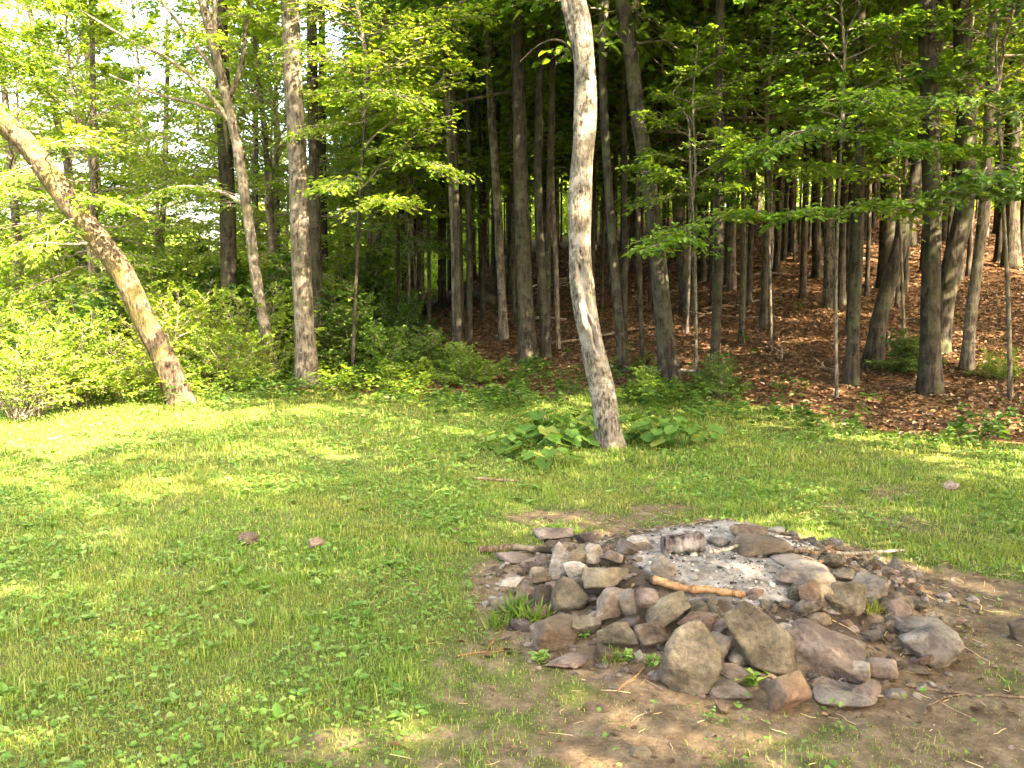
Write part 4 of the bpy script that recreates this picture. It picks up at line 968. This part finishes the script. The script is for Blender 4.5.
# ------------------------------------------------------------------ burdock around the maple
def burdock(seed, nleaf, size):
    g = np.random.default_rng(seed); mb = MB()
    for k in range(nleaf):
        az = k * 2.4 + g.normal(0, .3); reach = g.uniform(.08, .30); hz = g.uniform(.10, .30); L = size * g.uniform(.4, 1.2)
        b = np.array([math.cos(az) * reach, math.sin(az) * reach, hz])
        V, F = tube(np.array([[0, 0, 0], b * [.4, .4, .65], b]), [.006, .005, .004], 5); mb.add(V, F, 0)
        d = np.array([math.cos(az), math.sin(az), -.25]); s = np.array([-math.sin(az), math.cos(az), 0]); up = unit(np.cross(d, s)); d = unit(d)
        nu, nv = 9, 7; uu = np.linspace(0, 1, nu); vv = np.linspace(-1, 1, nv)
        U, Vv = np.meshgrid(uu, vv, indexing='ij')
        wdt = .46 * L * np.sin(np.pi * np.clip(U * .86 + .14, 0, 1)) ** .75 * (1 + .06 * np.sin(U * 22))
        back = -.16 * L * np.abs(Vv) * (1 - U) ** 3
        ph = g.uniform(0, 6)
        hgt = .10 * L * np.abs(Vv) - .16 * L * U ** 2 + .028 * L * np.sin(U * 14 + Vv * 5 + ph)
        G = b + d * ((U * L) + back)[..., None] + s * (Vv * wdt)[..., None] + up * hgt[..., None]
        i = np.arange(nu - 1)[:, None] * nv; j = np.arange(nv - 1)[None]
        mb.add(G.reshape(-1, 3), np.stack([i + j, i + j + 1, i + j + nv + 1, i + j + nv], -1).reshape(-1, 4))
    return mb.mesh('burdock', BURDOCK, True)
BD = [burdock(700 + k, n, s) for k, (n, s) in enumerate([(16, .20), (13, .17), (18, .22)])]
for u, v, k, s, lab in [(505, 452, 0, 1.0, 'burdock at the left end of the patch before the maple'), (530, 460, 1, 1.1, 'burdock nearest the camera in the left patch'), (552, 466, 0, .95, 'small burdock at the front of the left patch'),
    (540, 446, 2, 1.3, 'large leaved burdock in the middle of the left patch'), (568, 444, 0, 1.25, 'large leaved burdock just left of the maple foot'), (575, 432, 1, 1.2, 'burdock behind the left patch beside the maple trunk'),
    (548, 430, 1, 1.2, 'burdock at the back of the left patch'), (592, 430, 2, .7, 'burdock half hidden behind the maple trunk'), (634, 440, 0, 1.1, 'burdock just right of the maple foot'), (656, 444, 2, 1.2, 'burdock in the middle of the right patch'),
    (684, 448, 1, 1.2, 'burdock at the right end of the patch beside the maple'), (668, 432, 0, 1.2, 'burdock at the back of the right patch'), (705, 442, 1, .6, 'small burdock trailing off right of the patch')]:
    P = on_ground(u, v); tag(link('burdock_plant', BD[k], loc=P - [0, 0, .01], rot=(rng.normal(0, .06), rng.normal(0, .06), rng.uniform(0, 6.28)), scale=s * .82), lab, 'plant', 'burdock around the maple')

# grass tufts and small plants between the stones
def tuft(seed, n, h):
    g = np.random.default_rng(seed); mb = MB()
    for k in range(n):
        az = g.uniform(0, 6.28); l = h * g.uniform(.5, 1.1); e = g.uniform(.5, 1.4)
        D = np.array([[math.cos(az) * math.cos(e), math.sin(az) * math.cos(e), math.sin(e)]])
        leaves(mb, np.array([[g.normal(0, .03), g.normal(0, .02), 0]]), D, np.array([[0, 0, 1.]]) + g.normal(0, .2, (1, 3)), l, wid=.09, fold=.02, g=g)
    return mb.mesh('tuft', GRASS, True)
def herb(seed, n, s):
    g = np.random.default_rng(seed); mb = MB(); az = g.uniform(0, 6.28, n)
    P = np.stack([g.normal(0, .018, n), g.normal(0, .018, n), g.uniform(.01, .05, n)], 1)
    for q in P:
        V, F = tube(np.array([[0, 0, -.005], q * [.5, .5, .7], q]), .0012, 3); mb.add(V, F)
    leaves(mb, P, np.stack([np.cos(az), np.sin(az), g.uniform(0, .8, n)], 1), np.tile([[0, 0, 1.]], (n, 1)) + g.normal(0, .3, (n, 3)), s * g.uniform(.6, 1.2, n), wid=.55, g=g)
    return mb.mesh('herb', WEED, False)
TU = [tuft(800, 90, .13), tuft(801, 60, .10)]; HB = [herb(810, 24, .045), herb(811, 16, .04)]
for u, v, m_, s, lab in [(516, 618, TU[0], 1.1, 'long grass tuft before the leftmost little stack of stones'), (535, 622, TU[1], 1.2, 'grass tuft between the small brown stone and the brown boulder'), (498, 628, TU[1], 1.0, 'grass tuft at the left foot of the stone pile'),
    (612, 662, TU[1], .8, 'grass tuft at the foot of the pitted squarish stone'), (845, 600, TU[1], .7, 'dark grass tuft on the right rim above the grey pink slab'), (872, 614, TU[1], .8, 'grass tuft by the long narrow grey stone'),
    (540, 664, HB[0], .9, 'small leafy weed left of the flaky shard'), (583, 640, HB[1], .8, 'small weed growing beneath the greenish wedge stone'), (752, 688, HB[0], 1.1, 'bright leafy weed between oval cobble and the largest olive boulder'),
    (735, 636, HB[1], .8, 'tiny weed left of the largest olive boulder'), (652, 668, HB[1], .8, 'small weed left of the bulging front boulder'), (628, 662, HB[0], .8, 'leafy weed right of the grass tuft at the pitted stone')]:
    P = on_ground(u, v); tag(link('grass_tuft' if m_ in TU else 'weed_plant', m_, loc=P, rot=(0, 0, rng.uniform(0, 6.28)), scale=s), lab, 'plant')

# fallen log on the far left slope
P0, P1 = on_ground(376, 326), on_ground(494, 306)
t = np.linspace(0, 1, 40)[:, None]; Q = P0 + (P1 - P0) * t; Q[:, 2] = height(Q[:, 0], Q[:, 1]) + .14; c = Q[20].copy()
mb = MB(); tube_capped(mb, Q - c, np.linspace(.2, .13, 40), 16, 0, .1, 9)
tag(link('fallen_log', mb.mesh('fallen_log', BARK_G, True), loc=c), 'long dark fallen log on the slope at the back of the wood', 'log')

# fallen branches on the leaf covered slope
g = np.random.default_rng(42)
for k in range(18):
    y = g.uniform(12.5, 26); x = g.uniform(.02 * y, .6 * y); az = g.uniform(0, 3.14); L_ = g.uniform(.7, 2.6); n = 20
    t = np.linspace(-.5, .5, n); px = x + L_ * t * math.cos(az) + np.cumsum(g.normal(0, .012, n)); py = y + L_ * t * math.sin(az) + np.cumsum(g.normal(0, .012, n))
    Q = np.stack([px, py, height(px, py) + .03 + .05 * np.abs(np.sin(t * 5 + k))], 1); c = Q[10].copy(); mb = MB(); r0 = g.uniform(.014, .032)
    tube_capped(mb, Q - c, r0 * np.linspace(1, .4, n), 8, 0, .12, k)
    for q in (6, 11, 15):
        d = unit(Q[q + 1] - Q[q]); sd = np.array([-d[1], d[0], .25]) * (1 if (q + k) % 2 else -1); tt = np.linspace(0, 1, 5)[:, None]
        V, F = tube(Q[q] - c + (d * .6 + sd * .7) * L_ * .22 * tt + g.normal(0, .008, (5, 3)), r0 * np.linspace(.5, .15, 5), 5); mb.add(V, F)
    tag(link('fallen_branch', mb.mesh('fallen_branch', DEADWOOD if k % 3 == 0 else BROWNSTICK, True, {'shade_char': np.zeros(mb.n), 'scar': np.zeros(mb.n)}), loc=c), 'thin fallen branch lying on the leaf covered slope', 'branch', 'fallen branches on the slope')

# ------------------------------------------------------------------ light
S = Vector((.60, -.58, .72)).normalized()
ld = bpy.data.lights.new('sun', 'SUN'); ld.energy = 5.0; ld.angle = R(.53); ld.color = (1, .90, .74)
sun = bpy.data.objects.new('sun', ld); COL.objects.link(sun); sun.rotation_euler = S.to_track_quat('Z', 'Y').to_euler(); sun.location = S * 40
w = bpy.data.worlds.new('World'); SC.world = w; w.use_nodes = True
nt = w.node_tree; bg = nt.nodes['Background']; sky = nt.nodes.new('ShaderNodeTexSky'); sky.sky_type = 'NISHITA'; sky.sun_disc = False
sky.sun_elevation = math.asin(S.z); sky.sun_rotation = math.atan2(S.x, S.y); sky.dust_density = 5; sky.air_density = 1.0; sky.ozone_density = .6
nt.links.new(sky.outputs[0], bg.inputs[0]); bg.inputs[1].default_value = .15

vs = SC.view_settings; vs.view_transform = 'Standard'; vs.look = 'None'; vs.gamma = 1.0; vs.exposure = 3.82
vs.use_white_balance = True; vs.white_balance_temperature = 8000; vs.white_balance_tint = 10
SC.display_settings.display_device = 'sRGB'
cy = SC.cycles; cy.use_denoising = True; cy.max_bounces = 7; cy.diffuse_bounces = 4; cy.glossy_bounces = 2; cy.transmission_bounces = 4; cy.transparent_max_bounces = 4
cy.use_adaptive_sampling = True; cy.adaptive_threshold = .02; cy.caustics_reflective = False; cy.caustics_refractive = False; cy.sample_clamp_indirect = 6
